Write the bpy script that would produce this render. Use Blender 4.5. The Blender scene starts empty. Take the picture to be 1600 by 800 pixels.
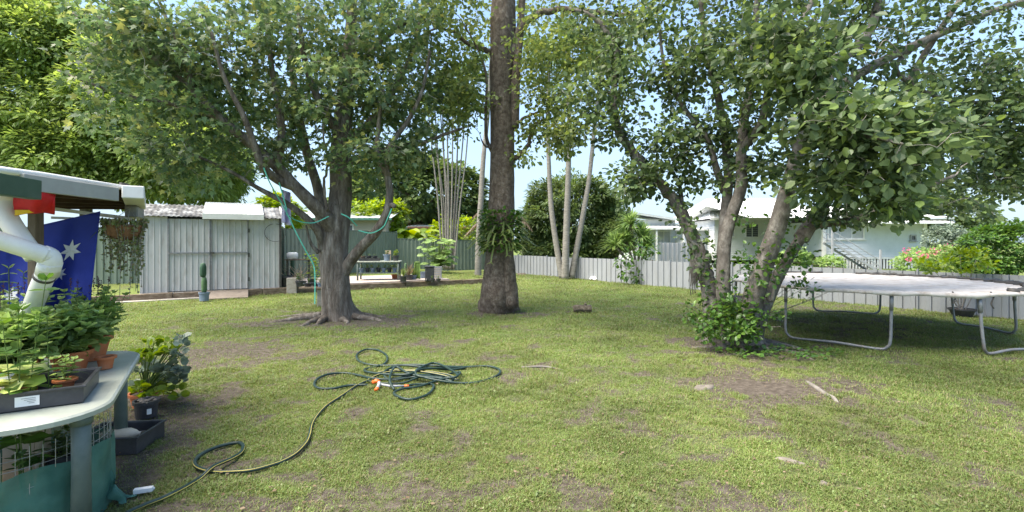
import bpy, math, random
import numpy as np
from mathutils import Vector, Matrix

# ------------------------------------------------------------------ camera, sky, sun, exposure
scene = bpy.context.scene
COL = scene.collection
F, CH, HY = 760.0, 1.65, 378.0           # focal length in photo pixels, eye height, horizon row
cam_d = bpy.data.cameras.new('camera'); cam = bpy.data.objects.new('camera', cam_d); COL.objects.link(cam)
cam.location = (0, 0, CH); cam.rotation_euler = (math.radians(90), 0, 0)
cam_d.sensor_width = 36; cam_d.sensor_fit = 'HORIZONTAL'; cam_d.lens = 36 * F / 1600
cam_d.shift_y = -22 / 1600; cam_d.clip_start = 0.05; cam_d.clip_end = 2000
scene.camera = cam
SUN_EL, SUN_AZ = math.radians(60), math.radians(248)
world = bpy.data.worlds.new('World'); scene.world = world; world.use_nodes = True
wn = world.node_tree; wn.nodes.clear()
sky = wn.nodes.new('ShaderNodeTexSky'); sky.sky_type = 'NISHITA'; sky.sun_disc = False
sky.sun_elevation = SUN_EL; sky.sun_rotation = SUN_AZ; sky.air_density = 1.0; sky.dust_density = 0.8; sky.ozone_density = 2.0
tc = wn.nodes.new('ShaderNodeTexCoord'); mp = wn.nodes.new('ShaderNodeMapping'); mp.inputs['Scale'].default_value = (1.0, 1.0, 3.5)
cn = wn.nodes.new('ShaderNodeTexNoise'); cn.inputs['Scale'].default_value = 1.6; cn.inputs['Detail'].default_value = 6; cn.inputs['Roughness'].default_value = 0.55
cr = wn.nodes.new('ShaderNodeValToRGB'); cr.color_ramp.elements[0].position = 0.42; cr.color_ramp.elements[1].position = 0.78
cr.color_ramp.elements[0].color = (0.05, 0.05, 0.05, 1); cr.color_ramp.elements[1].color = (0.5, 0.5, 0.5, 1)
mx = wn.nodes.new('ShaderNodeMixRGB'); mx.inputs[2].default_value = (1.5, 1.99, 2.52, 1)
bg = wn.nodes.new('ShaderNodeBackground'); bg.inputs['Strength'].default_value = 0.105
wo = wn.nodes.new('ShaderNodeOutputWorld')
L = wn.links.new
L(tc.outputs['Generated'], mp.inputs[0]); L(mp.outputs[0], cn.inputs['Vector']); L(cn.outputs['Fac'], cr.inputs[0])
sx = wn.nodes.new('ShaderNodeSeparateXYZ'); L(tc.outputs['Generated'], sx.inputs[0])
hz_ = wn.nodes.new('ShaderNodeMapRange'); hz_.inputs[1].default_value = 0.0; hz_.inputs[2].default_value = 0.5; hz_.inputs[3].default_value = 0.92; hz_.inputs[4].default_value = 0.05
L(sx.outputs[2], hz_.inputs[0]); mxx = wn.nodes.new('ShaderNodeMath'); mxx.operation = 'MAXIMUM'; L(hz_.outputs[0], mxx.inputs[0]); L(cr.outputs[0], mxx.inputs[1])
L(mxx.outputs[0], mx.inputs[0]); L(sky.outputs[0], mx.inputs[1]); L(mx.outputs[0], bg.inputs[0]); L(bg.outputs[0], wo.inputs[0])
sun_d = bpy.data.lights.new('sun', 'SUN'); sun_d.energy = 3.25; sun_d.angle = math.radians(55); sun_d.color = (1.0, 0.91, 0.76)
sun = bpy.data.objects.new('sun', sun_d); COL.objects.link(sun); sun.location = (0, 0, 30)
sdir = Vector((math.sin(SUN_AZ) * math.cos(SUN_EL), math.cos(SUN_AZ) * math.cos(SUN_EL), math.sin(SUN_EL)))
sun.rotation_euler = (-sdir).to_track_quat('-Z', 'Y').to_euler()
scene.view_settings.view_transform = 'Standard'; scene.view_settings.look = 'None'
scene.view_settings.exposure = 1.97; scene.view_settings.gamma = 1.0
scene.render.engine = 'CYCLES'
scene.cycles.max_bounces = 9; scene.cycles.diffuse_bounces = 6; scene.cycles.glossy_bounces = 2
scene.cycles.transmission_bounces = 3; scene.cycles.transparent_max_bounces = 6

rng = np.random.default_rng(7); random.seed(7)

# ------------------------------------------------------------------ helpers
def P(px, py, Y):
    return np.array(((px - 800) / F * Y, Y, CH - (py - HY) / F * Y))
def G(px, py, z=0.0):
    Y = (CH - z) * F / (py - HY)
    return np.array(((px - 800) / F * Y, Y, z))

def _hash(ix, iy, s):
    n = (ix * 374761393 + iy * 668265263 + s * 1442695041) & 0x7fffffff
    n = ((n ^ (n >> 13)) * 1274126177) & 0x7fffffff
    return ((n ^ (n >> 16)) & 0xffff) / 65535.0
def vnoise(x, y, s=0):
    x = np.asarray(x, float); y = np.asarray(y, float)
    ix = np.floor(x).astype(np.int64); iy = np.floor(y).astype(np.int64)
    fx = x - ix; fy = y - iy; fx = fx * fx * (3 - 2 * fx); fy = fy * fy * (3 - 2 * fy)
    a = _hash(ix, iy, s); b = _hash(ix + 1, iy, s); c = _hash(ix, iy + 1, s); d = _hash(ix + 1, iy + 1, s)
    return (a * (1 - fx) + b * fx) * (1 - fy) + (c * (1 - fx) + d * fx) * fy
def fbm(x, y, s=0, o=4):
    t = 0; a = 0.5; n = 0
    for k in range(o):
        t = t + a * vnoise(x * 2 ** k, y * 2 ** k, s + k); n += a; a *= 0.55
    return t / n
def sstep(a, b, x):
    t = np.clip((x - a) / (b - a), 0, 1); return t * t * (3 - 2 * t)
def nrm(v):
    v = np.asarray(v, float); return v / (np.linalg.norm(v, axis=-1, keepdims=True) + 1e-9)

class MB:
    def __init__(s): s.v = []; s.g = []; s.n = 0
    def add(s, V, F_):
        V = np.asarray(V, float).reshape(-1, 3)
        if isinstance(F_, np.ndarray): s.g.append(F_ + s.n)
        else:
            by = {}
            for f in F_: by.setdefault(len(f), []).append(f)
            for k, fs in by.items(): s.g.append(np.array(fs, int) + s.n)
        s.v.append(V); s.n += len(V); return s
    def box(s, c, size, rot=0.0, M=None):
        x, y, z = [d / 2 for d in size]
        V = np.array([(-x, -y, -z), (x, -y, -z), (x, y, -z), (-x, y, -z), (-x, -y, z), (x, -y, z), (x, y, z), (-x, y, z)])
        if M is not None: V = V @ np.array(M).T
        if rot:
            ca, sa = math.cos(rot), math.sin(rot); V = V @ np.array([(ca, sa, 0), (-sa, ca, 0), (0, 0, 1)])
        return s.add(V + np.array(c), [(0, 3, 2, 1), (4, 5, 6, 7), (0, 1, 5, 4), (1, 2, 6, 5), (2, 3, 7, 6), (3, 0, 4, 7)])
    def beam(s, a, b, w, h, up=(0, 0, 1)):
        a = np.array(a, float); b = np.array(b, float); d = nrm(b - a); x = np.cross(d, up)
        if np.linalg.norm(x) < 1e-4: x = np.array((1., 0, 0))
        x = nrm(x); z = np.cross(x, d)
        V = []
        for p in (a, b):
            for i, j in ((-1, -1), (1, -1), (1, 1), (-1, 1)): V.append(p + x * i * w / 2 + z * j * h / 2)
        return s.add(V, [(0, 1, 2, 3), (7, 6, 5, 4), (0, 4, 5, 1), (1, 5, 6, 2), (2, 6, 7, 3), (3, 7, 4, 0)])
    def tube(s, pts, rad, sides=8, amp=0.0, seed=0, flare=None, cap=True):
        pts = np.asarray(pts, float); n = len(pts)
        rad = np.full(n, float(rad)) if np.isscalar(rad) else np.asarray(rad, float)
        t = np.gradient(pts, axis=0); t = nrm(t)
        r = np.array((0, 0, 1.)) if abs(t[0][2]) < .9 else np.array((1., 0, 0))
        x = nrm(np.cross(t[0], r)); X = [x]
        for i in range(1, n):
            x = X[-1] - t[i] * np.dot(X[-1], t[i]); X.append(nrm(x))
        X = np.array(X); Y = np.cross(t, X)
        th = np.arange(sides) * 2 * math.pi / sides
        R = np.repeat(rad[:, None], sides, 1)
        if amp:
            arc = np.concatenate([[0], np.cumsum(np.linalg.norm(np.diff(pts, axis=0), axis=1))])
            for k, (fr, am) in enumerate(((1.2, 1.0), (3.0, .6))):
                u = (np.cos(th)[None, :] * fr + 10 + seed) + np.zeros((n, 1)); w = (np.sin(th)[None, :] * fr + arc[:, None] * fr * .9)
                R = R * (1 + amp * am * (vnoise(u, w, seed + k) - .5) * 2)
        if flare:
            amt, hh, lobes, ph = flare
            h = pts[:, 2] - pts[0, 2]
            lob = .55 + .45 * np.cos(lobes * th + ph) + .25 * np.cos((lobes + 2) * th + ph * 2)
            R = R * (1 + amt * np.exp(-h / hh)[:, None] * np.clip(lob, .05, 2)[None, :])
        V = pts[:, None, :] + R[:, :, None] * (np.cos(th)[None, :, None] * X[:, None, :] + np.sin(th)[None, :, None] * Y[:, None, :])
        i = np.arange(n - 1)[:, None] * sides; j = np.arange(sides)[None, :]; j2 = (j + 1) % sides
        Fq = np.stack([i + j, i + j2, i + sides + j2, i + sides + j], -1).reshape(-1, 4)
        s.add(V.reshape(-1, 3), Fq)
        if cap:
            s.g.append(np.array([list(range(sides))[::-1]]) + s.n - n * sides)
            s.g.append(np.array([list(range(sides))]) + s.n - sides)
        return s
    def cyl(s, a, b, r, sides=16, r2=None):
        return s.tube([a, b], [r, r if r2 is None else r2], sides)
    def lathe(s, c, prof, sides=24, sx=1, sy=1, wob=0, seed=0):
        th = np.arange(sides) * 2 * math.pi / sides; V = []
        for k, (r, z) in enumerate(prof):
            rr = r * (1 + wob * (vnoise(np.cos(th) * 2 + 9, np.sin(th) * 2 + z * 8, seed) - .5))
            V.append(np.stack([c[0] + rr * np.cos(th) * sx, c[1] + rr * np.sin(th) * sy, np.full(sides, c[2] + z)], -1))
        n = len(prof); i = np.arange(n - 1)[:, None] * sides; j = np.arange(sides)[None, :]; j2 = (j + 1) % sides
        return s.add(np.concatenate(V), np.stack([i + j, i + j2, i + sides + j2, i + sides + j], -1).reshape(-1, 4))
    def grid(s, fn, nu, nv):
        V = [fn(i / nu, j / nv) for j in range(nv + 1) for i in range(nu + 1)]
        Fq = [(j * (nu + 1) + i, j * (nu + 1) + i + 1, (j + 1) * (nu + 1) + i + 1, (j + 1) * (nu + 1) + i) for j in range(nv) for i in range(nu)]
        return s.add(V, Fq)
    def build(s, name, mat, parent=None, loc=None, smooth=False, bevel=0, solid=0):
        V = np.concatenate(s.v) if s.v else np.zeros((0, 3))
        if parent is not None: org = np.array(parent['_o']) if '_o' in parent else np.array(parent.location)
        else: org = np.array(loc if loc is not None else (0, 0, 0), float)
        me = bpy.data.meshes.new(name); me.vertices.add(len(V)); me.vertices.foreach_set('co', (V - org).astype(np.float32).ravel())
        nl = sum(g.size for g in s.g); npoly = sum(len(g) for g in s.g)
        me.loops.add(nl); me.loops.foreach_set('vertex_index', np.concatenate([g.ravel() for g in s.g]).astype(np.int32))
        tot = np.concatenate([np.full(len(g), g.shape[1]) for g in s.g]).astype(np.int32)
        me.polygons.add(npoly); me.polygons.foreach_set('loop_start', np.concatenate([[0], np.cumsum(tot)[:-1]]).astype(np.int32))
        me.polygons.foreach_set('loop_total', tot)
        me.update(calc_edges=True); me.validate()
        me.polygons.foreach_set('use_smooth', np.full(len(me.polygons), bool(smooth)))
        me.materials.append(mat)
        o = bpy.data.objects.new(name, me); COL.objects.link(o)
        if parent is not None: o.parent = parent; ORG[o.name] = org; o['_o'] = tuple(float(q) for q in org)
        else: o.location = org
        if bevel:
            m = o.modifiers.new('bevel', 'BEVEL'); m.width = bevel; m.segments = 2; m.limit_method = 'ANGLE'
        if solid:
            m = o.modifiers.new('solid', 'SOLIDIFY'); m.thickness = solid
        return o
ORG = {}
def thing(name, label, cat, loc=(0, 0, 0), rot=0, group=None):
    o = bpy.data.objects.new(name, None); o.empty_display_size = .1; COL.objects.link(o)
    o.location = [float(q) for q in loc]; o.rotation_euler = (0, 0, rot); o['label'] = label; o['category'] = cat
    o['_o'] = tuple(float(q) for q in loc)
    if group: o['group'] = group
    return o
def tag(o, label=None, cat=None, group=None, kind=None):
    if label: o['label'] = label
    if cat: o['category'] = cat
    if group: o['group'] = group
    if kind: o['kind'] = kind
    return o
def copy_tree(o, parent=None, loc=None, rotz=None, scale=None, label=None):
    c = o.copy(); COL.objects.link(c); c.parent = parent
    if loc is not None: c.location = [float(q) for q in loc]
    if rotz is not None: c.rotation_euler = (0, 0, rotz)
    if scale is not None: c.scale = (scale,) * 3 if np.isscalar(scale) else scale
    if label: c['label'] = label
    for ch in list(o.children): copy_tree(ch, c)
    return c
def spline(pts, n=6):
    pts = np.asarray(pts, float)
    q = np.concatenate([[2 * pts[0] - pts[1]], pts, [2 * pts[-1] - pts[-2]]]); out = []
    for i in range(1, len(q) - 2):
        for k in range(n):
            t = k / n
            out.append(.5 * ((2 * q[i]) + (-q[i - 1] + q[i + 1]) * t + (2 * q[i - 1] - 5 * q[i] + 4 * q[i + 1] - q[i + 2]) * t * t + (-q[i - 1] + 3 * q[i] - 3 * q[i + 1] + q[i + 2]) * t ** 3))
    out.append(pts[-1]); return np.array(out)

# ------------------------------------------------------------------ materials
def newmat(name):
    m = bpy.data.materials.new(name); m.use_nodes = True; nt = m.node_tree
    return m, nt, nt.nodes['Principled BSDF'], nt.nodes['Material Output']
def N(nt, t, **k):
    n = nt.nodes.new(t)
    for a, b in k.items():
        if a in n.inputs.keys(): n.inputs[a].default_value = b
        else: setattr(n, a, b)
    return n
def ramp(nt, stops):
    r = nt.nodes.new('ShaderNodeValToRGB'); e = r.color_ramp.elements
    while len(e) < len(stops): e.new(.5)
    for el, (p, c) in zip(e, stops): el.position = p; el.color = (*c, 1)
    return r
def surf(name, cols, scale=8, rough=.7, bump=.2, bscale=None, stretch=(1, 1, 1), metal=0, detail=6, spec=.3, dist=.01, contrast=(.3, .7), weather=None):
    """worn surface: noise driven colour ramp + noise bump + optional large stains"""
    m, nt, b, out = newmat(name)
    tcn = N(nt, 'ShaderNodeTexCoord'); mpn = N(nt, 'ShaderNodeMapping'); mpn.inputs['Scale'].default_value = stretch
    nt.links.new(tcn.outputs['Object'], mpn.inputs[0])
    n1 = N(nt, 'ShaderNodeTexNoise', Scale=scale, Detail=detail, Roughness=.65); nt.links.new(mpn.outputs[0], n1.inputs['Vector'])
    st = [(contrast[0] + (contrast[1] - contrast[0]) * i / max(1, len(cols) - 1), c) for i, c in enumerate(cols)]
    r = ramp(nt, st); nt.links.new(n1.outputs['Fac'], r.inputs[0]); last = r.outputs[0]
    if weather:
        wc, ws, wa = weather
        n3 = N(nt, 'ShaderNodeTexNoise', Scale=ws, Detail=5, Roughness=.7); nt.links.new(mpn.outputs[0], n3.inputs['Vector'])
        r3 = ramp(nt, [(.48, (0, 0, 0)), (.72, (wa, wa, wa))]); nt.links.new(n3.outputs['Fac'], r3.inputs[0])
        mm = N(nt, 'ShaderNodeMixRGB'); mm.inputs[2].default_value = (*wc, 1)
        nt.links.new(r3.outputs[0], mm.inputs[0]); nt.links.new(last, mm.inputs[1]); last = mm.outputs[0]
    nt.links.new(last, b.inputs['Base Color'])
    b.inputs['Roughness'].default_value = rough; b.inputs['Metallic'].default_value = metal; b.inputs['Specular IOR Level'].default_value = spec
    if bump:
        n2 = N(nt, 'ShaderNodeTexNoise', Scale=bscale or scale * 2, Detail=8, Roughness=.7); nt.links.new(mpn.outputs[0], n2.inputs['Vector'])
        bp = N(nt, 'ShaderNodeBump', Strength=bump, Distance=dist); nt.links.new(n2.outputs['Fac'], bp.inputs['Height'])
        nt.links.new(bp.outputs[0], b.inputs['Normal'])
    return m
def leafmat(name, cols, trans=.3, rough=.42, patch=.9, pc=(.6, 1.3), tcol=None, spec=.35):
    m, nt, b, out = newmat(name)
    g = N(nt, 'ShaderNodeNewGeometry'); r = ramp(nt, [(i / max(1, len(cols) - 1), c) for i, c in enumerate(cols)])
    nt.links.new(g.outputs['Random Per Island'], r.inputs[0])
    tcn = N(nt, 'ShaderNodeTexCoord'); n1 = N(nt, 'ShaderNodeTexNoise', Scale=patch, Detail=3); nt.links.new(tcn.outputs['Object'], n1.inputs['Vector'])
    mr = N(nt, 'ShaderNodeMapRange'); mr.inputs[1].default_value = .3; mr.inputs[2].default_value = .7; mr.inputs[3].default_value = pc[0]; mr.inputs[4].default_value = pc[1]
    nt.links.new(n1.outputs['Fac'], mr.inputs[0])
    hs = N(nt, 'ShaderNodeHueSaturation'); nt.links.new(mr.outputs[0], hs.inputs['Value']); nt.links.new(r.outputs[0], hs.inputs['Color'])
    nt.links.new(hs.outputs[0], b.inputs['Base Color']); b.inputs['Roughness'].default_value = rough; b.inputs['Specular IOR Level'].default_value = spec
    tr = N(nt, 'ShaderNodeBsdfTranslucent')
    h2 = N(nt, 'ShaderNodeHueSaturation'); h2.inputs['Hue'].default_value = .48; h2.inputs['Saturation'].default_value = 1.15; h2.inputs['Value'].default_value = 1.8
    nt.links.new(hs.outputs[0], h2.inputs['Color']); nt.links.new(h2.outputs[0], tr.inputs[0])
    ms = N(nt, 'ShaderNodeMixShader'); ms.inputs[0].default_value = trans
    nt.links.new(b.outputs[0], ms.inputs[1]); nt.links.new(tr.outputs[0], ms.inputs[2]); nt.links.new(ms.outputs[0], out.inputs[0])
    return m
def barkmat(name, cols, scale=7, stretch=(1, 1, .28), bump=.9, crack=(.05, .045, .04), dist=.03, ck=.8):
    m, nt, b, out = newmat(name)
    tcn = N(nt, 'ShaderNodeTexCoord'); mpn = N(nt, 'ShaderNodeMapping'); mpn.inputs['Scale'].default_value = stretch
    nt.links.new(tcn.outputs['Object'], mpn.inputs[0])
    wn_ = N(nt, 'ShaderNodeTexNoise', Scale=scale * .6, Detail=3); nt.links.new(mpn.outputs[0], wn_.inputs['Vector'])
    ad = N(nt, 'ShaderNodeMixRGB', blend_type='ADD'); ad.inputs[0].default_value = .25
    nt.links.new(mpn.outputs[0], ad.inputs[1]); nt.links.new(wn_.outputs['Color'], ad.inputs[2])
    vo = N(nt, 'ShaderNodeTexVoronoi', Scale=scale * 1.6); vo.feature = 'DISTANCE_TO_EDGE'; nt.links.new(ad.outputs[0], vo.inputs['Vector'])
    n1 = N(nt, 'ShaderNodeTexNoise', Scale=scale, Detail=8, Roughness=.7); nt.links.new(mpn.outputs[0], n1.inputs['Vector'])
    r = ramp(nt, [(.3 + .4 * i / (len(cols) - 1), c) for i, c in enumerate(cols)]); nt.links.new(n1.outputs['Fac'], r.inputs[0])
    r2 = ramp(nt, [(0.0, (ck, ck, ck)), (.06, (0, 0, 0))]); nt.links.new(vo.outputs['Distance'], r2.inputs[0])
    n4 = N(nt, 'ShaderNodeTexNoise', Scale=1.3, Detail=4); nt.links.new(tcn.outputs['Object'], n4.inputs['Vector'])
    r4 = ramp(nt, [(.4, (0, 0, 0)), (.62, (.8, .8, .8))]); nt.links.new(n4.outputs['Fac'], r4.inputs[0])
    mu = N(nt, 'ShaderNodeMath', operation='MULTIPLY'); nt.links.new(r2.outputs[0], mu.inputs[0]); nt.links.new(r4.outputs[0], mu.inputs[1])
    mm = N(nt, 'ShaderNodeMixRGB'); mm.inputs[2].default_value = (*crack, 1); nt.links.new(mu.outputs[0], mm.inputs[0]); nt.links.new(r.outputs[0], mm.inputs[1])
    nt.links.new(mm.outputs[0], b.inputs['Base Color']); b.inputs['Roughness'].default_value = .9; b.inputs['Specular IOR Level'].default_value = .15
    sb = N(nt, 'ShaderNodeMath', operation='SUBTRACT'); nt.links.new(n1.outputs['Fac'], sb.inputs[0]); nt.links.new(r2.outputs[0], sb.inputs[1])
    bp = N(nt, 'ShaderNodeBump', Strength=bump, Distance=dist); nt.links.new(sb.outputs[0], bp.inputs['Height']); nt.links.new(bp.outputs[0], b.inputs['Normal'])
    return m

M = {}
M['bark_grey'] = barkmat('bark grey', [(.07, .056, .045), (.165, .14, .115), (.33, .3, .26)], scale=10, stretch=(1, 1, .22), bump=1.0, ck=.3)
M['bark_brown'] = barkmat('bark brown', [(.068, .05, .038), (.15, .12, .095), (.27, .23, .19)], scale=10, stretch=(1, 1, .8), crack=(.11, .06, .045), bump=1.0, ck=.45)
M['bark_fig'] = barkmat('bark fig', [(.06, .052, .045), (.145, .13, .115), (.3, .28, .25)], scale=8, stretch=(1, 1, .7), crack=(.09, .08, .06), bump=.9, ck=.1)
M['palm_bark'] = barkmat('palm bark', [(.13, .12, .105), (.21, .2, .18), (.3, .285, .26)], scale=9, stretch=(.6, .6, 2.5), bump=.4, crack=(.2, .18, .15), dist=.01)
M['twig'] = surf('twig', [(.16, .14, .12), (.34, .31, .28)], 20, .9, .3)
M['twig_pale'] = surf('pale twig', [(.26, .24, .21), (.48, .45, .41)], 20, .9, .3)
M['leaf_maple'] = leafmat('leaf maple', [(.065, .11, .055), (.095, .155, .07), (.125, .195, .085), (.155, .215, .095), (.24, .26, .09)], .42)
M['leaf_high'] = leafmat('leaf high', [(.08, .12, .045), (.13, .18, .06), (.18, .24, .08), (.25, .28, .09)], .48)
M['leaf_fig'] = leafmat('leaf fig', [(.04, .07, .033), (.065, .105, .045), (.09, .14, .055), (.125, .175, .08), (.19, .27, .07)], .34, rough=.42, spec=.35)
M['leaf_mango'] = leafmat('leaf mango', [(.13, .2, .06), (.18, .26, .075), (.24, .33, .09), (.32, .41, .12)], .45, pc=(.8, 1.25))
M['leaf_dark'] = leafmat('leaf dark', [(.06, .10, .035), (.09, .14, .045), (.12, .18, .055), (.16, .21, .065)], .3)
M['leaf_lime'] = leafmat('leaf lime', [(.12, .2, .02), (.2, .3, .035), (.3, .38, .05)], .35)
M['leaf_herb'] = leafmat('leaf herb', [(.16, .25, .08), (.22, .33, .11), (.28, .4, .15), (.34, .44, .2)], .45, patch=6)
M['leaf_ivy'] = leafmat('leaf ivy', [(.045, .10, .025), (.07, .15, .03), (.12, .21, .04)], .28, rough=.3, patch=4)
M['leaf_grey'] = leafmat('leaf grey', [(.11, .15, .11), (.17, .22, .16), (.23, .28, .2)], .2, patch=6)
M['leaf_variegated'] = leafmat('leaf variegated', [(.42, .5, .13), (.55, .6, .24), (.36, .46, .08)], .3, patch=8)
M['leaf_dry'] = leafmat('leaf dry', [(.13, .085, .05), (.2, .145, .09), (.26, .2, .14)], .25)
M['frond'] = leafmat('frond', [(.07, .12, .03), (.1, .17, .04), (.16, .22, .06)], .3)
M['petal_pink'] = leafmat('petal pink', [(.6, .08, .2), (.75, .16, .3), (.8, .3, .42)], .3, patch=6)
M['petal_purple'] = leafmat('petal purple', [(.08, .04, .05), (.13, .07, .09)], .3)
M['soil'] = surf('soil', [(.05, .04, .032), (.09, .075, .06)], 30, .95, .6)
M['white_paint'] = surf('white paint', [(.68, .68, .66), (.78, .78, .76)], 6, .5, .05, weather=((.4, .38, .34), 3, .45))
M['pvc'] = surf('white pvc pipe', [(.72, .71, .66), (.78, .77, .73)], 4, .32, .03, spec=.5, weather=((.5, .47, .4), 5, .35))
M['galv'] = surf('galvanised steel', [(.17, .18, .19), (.3, .31, .32)], 14, .5, .08, metal=.3, weather=((.2, .13, .09), 7, .6))
M['shed_zinc'] = surf('grey zinc sheet', [(.43, .43, .435), (.49, .495, .5)], 2, .8, .03, spec=.08, metal=0, stretch=(1, 1, .3), weather=((.24, .2, .17), 5, .55))
M['shed_roof'] = surf('weathered roof sheet', [(.06, .06, .06), (.14, .14, .145), (.3, .31, .31)], 3.5, .7, .1, metal=0, stretch=(1, 1, 1), contrast=(.4, .6))
M['roof_white'] = surf('white roof sheet', [(.62, .63, .62), (.75, .76, .75)], 3, .55, .04, weather=((.45, .44, .42), 2, .4))
M['roof_grey'] = surf('grey roof sheet', [(.36, .4, .4), (.46, .5, .49)], 3, .5, .04)
M['fence_grey'] = surf('grey fence sheet', [(.255, .27, .295), (.305, .32, .345)], 2.5, .7, .04, stretch=(1, 1, .4), weather=((.25, .25, .24), 3, .5))
M['fence_green'] = surf('green fence sheet', [(.165, .21, .165), (.2, .245, .195)], 2.5, .55, .04, stretch=(1, 1, .4), weather=((.13, .15, .11), 3, .5))
M['fence_green_dark'] = surf('green fence steel', [(.1, .14, .11), (.125, .165, .13)], 4, .55, .03)
M['steel_dark'] = surf('dark steel', [(.05, .05, .05), (.12, .11, .1)], 10, .6, .1, metal=.3)
M['concrete'] = surf('concrete', [(.25, .22, .19), (.36, .33, .29), (.44, .41, .37)], 9, .9, .3, weather=((.16, .13, .1), 2, .6))
M['concrete_pink'] = surf('pinkish concrete', [(.4, .34, .3), (.5, .44, .4)], 6, .9, .2, weather=((.28, .24, .2), 2, .5))
M['sleeper'] = surf('weathered sleeper', [(.07, .05, .035), (.16, .12, .085), (.26, .21, .16)], 9, .95, .6, stretch=(.4, 1, 2))
M['timber'] = surf('brown timber', [(.1, .075, .055), (.19, .15, .11)], 10, .85, .3, stretch=(3, 3, .5))
M['timber_pale'] = surf('pale timber', [(.42, .33, .22), (.55, .45, .32)], 8, .8, .2, stretch=(1, 1, .5))
M['paint_green'] = surf('dark green paint', [(.035, .075, .05), (.06, .105, .075)], 8, .5, .1, stretch=(1, 1, 1), weather=((.1, .1, .09), 5, .4))
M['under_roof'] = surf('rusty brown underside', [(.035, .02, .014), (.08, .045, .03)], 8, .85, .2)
M['plastic_table'] = surf('pale green plastic', [(.31, .34, .29), (.4, .425, .37)], 5, .38, .05, spec=.5, weather=((.27, .28, .24), 4, .5))
M['plastic_leg'] = surf('teal grey plastic', [(.075, .105, .095), (.12, .15, .135)], 7, .45, .08, weather=((.15, .17, .16), 5, .6))
M['plastic_black'] = surf('black plastic', [(.022, .023, .028), (.045, .047, .055)], 9, .42, .05, spec=.5, weather=((.12, .11, .1), 6, .4))
M['terracotta'] = surf('terracotta', [(.4, .12, .045), (.5, .17, .07)], 8, .7, .08, weather=((.45, .3, .2), 5, .4))
M['red_plastic'] = surf('red plastic', [(.5, .03, .03), (.6, .05, .05)], 6, .4, .03, spec=.5)
M['pot_blue'] = surf('blue grey pot', [(.12, .16, .22), (.2, .25, .33)], 6, .5, .05)
M['pot_green'] = surf('green pot', [(.05, .14, .11), (.08, .2, .15)], 6, .5, .05)
M['shade_cloth'] = None
M['wire'] = surf('galvanised wire', [(.3, .3, .29), (.45, .45, .44)], 30, .5, 0, metal=.6)
M['cream_plastic'] = surf('cream plastic', [(.62, .5, .36), (.7, .58, .44)], 8, .5, .05)
M['paper'] = surf('white label', [(.72, .72, .7), (.8, .8, .78)], 20, .6, .02)
M['ink'] = surf('grey print', [(.2, .2, .2), (.3, .3, .3)], 20, .6, 0)
M['blue_bag'] = surf('blue plastic', [(.02, .08, .4), (.05, .18, .6)], 20, .35, .2, spec=.5)
M['flag_blue'] = surf('navy blue cloth', [(.02, .035, .26), (.03, .05, .33)], 5, .8, .1, bscale=120)
M['flag_white'] = surf('white cloth', [(.62, .64, .68), (.7, .72, .75)], 10, .8, .05)
M['flag_red'] = surf('red cloth', [(.42, .01, .012), (.55, .02, .02)], 10, .8, .1)
M['flag_yellow'] = surf('yellow cloth', [(.6, .36, .01), (.7, .45, .02)], 10, .8, .1)
M['hose_green'] = surf('dark green hose', [(.008, .022, .019), (.016, .04, .033)], 14, .45, 0, spec=.4, weather=((.07, .1, .09), 3, .5))
M['hose_yellow'] = surf('yellow stripe', [(.35, .3, .06), (.5, .42, .12)], 12, .45, 0)
M['orange'] = surf('orange plastic', [(.8, .13, .02), (.85, .17, .03)], 8, .4, 0, spec=.5)
M['grey_plastic'] = surf('grey plastic', [(.25, .26, .28), (.35, .36, .38)], 8, .5, .03)
M['ribbon'] = surf('turquoise strap', [(.08, .4, .3), (.12, .48, .37)], 12, .6, 0)
M['lilac'] = surf('lilac cloth', [(.4, .38, .62), (.55, .52, .75)], 8, .8, .05)
M['tramp_mat'] = surf('sun bleached sheet', [(.5, .46, .43), (.66, .615, .575)], 5, .8, .6, weather=((.3, .23, .17), 4.5, .9))
M['stump'] = surf('old cut log', [(.05, .04, .03), (.12, .1, .075), (.2, .17, .13)], 14, .95, .8)
M['cut_wood'] = surf('grey cut wood', [(.16, .14, .11), (.26, .23, .19)], 14, .9, .3)
M['stone'] = surf('pale flat stone', [(.12, .105, .09), (.21, .185, .155)], 12, .9, .4)
M['root'] = surf('bleached root', [(.13, .12, .105), (.24, .22, .2)], 16, .9, .5)
M['weatherboard'] = surf('pale blue weatherboard', [(.52, .56, .6), (.58, .62, .66)], 2, .6, .03, weather=((.4, .45, .48), 1.5, .4))
M['house_white'] = surf('white boards', [(.6, .62, .63), (.7, .72, .73)], 2, .6, .03)
M['beige_wall'] = surf('beige wall', [(.42, .38, .31), (.5, .46, .39)], 2, .8, .04)
M['beam_grey'] = surf('grey painted beam', [(.3, .3, .29), (.38, .38, .37)], 6, .6, .05)
M['glass'] = surf('dark window glass', [(.04, .05, .06), (.08, .09, .1)], 2, .12, 0, spec=.8)
M['curtain'] = surf('pale curtain behind glass', [(.35, .37, .38), (.45, .46, .47)], 4, .4, 0, spec=.6)
M['brown_trim'] = surf('brown trim', [(.12, .06, .04), (.18, .1, .07)], 6, .7, .05)
M['cactus'] = surf('cactus skin', [(.05, .11, .05), (.1, .17, .08)], 14, .7, .2)
M['cactus_dark'] = surf('dark cactus skin', [(.03, .075, .05), (.05, .1, .06)], 14, .7, .2)
M['coir'] = surf('coir liner', [(.16, .08, .045), (.28, .15, .08)], 40, .95, .8)
M['succulent_red'] = leafmat('succulent red', [(.2, .16, .09), (.16, .2, .07), (.2, .25, .09), (.3, .22, .12)], .15, patch=5)
M['gravel'] = surf('gravel chips', [(.2, .17, .14), (.36, .32, .28)], 20, .9, .3)

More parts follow.
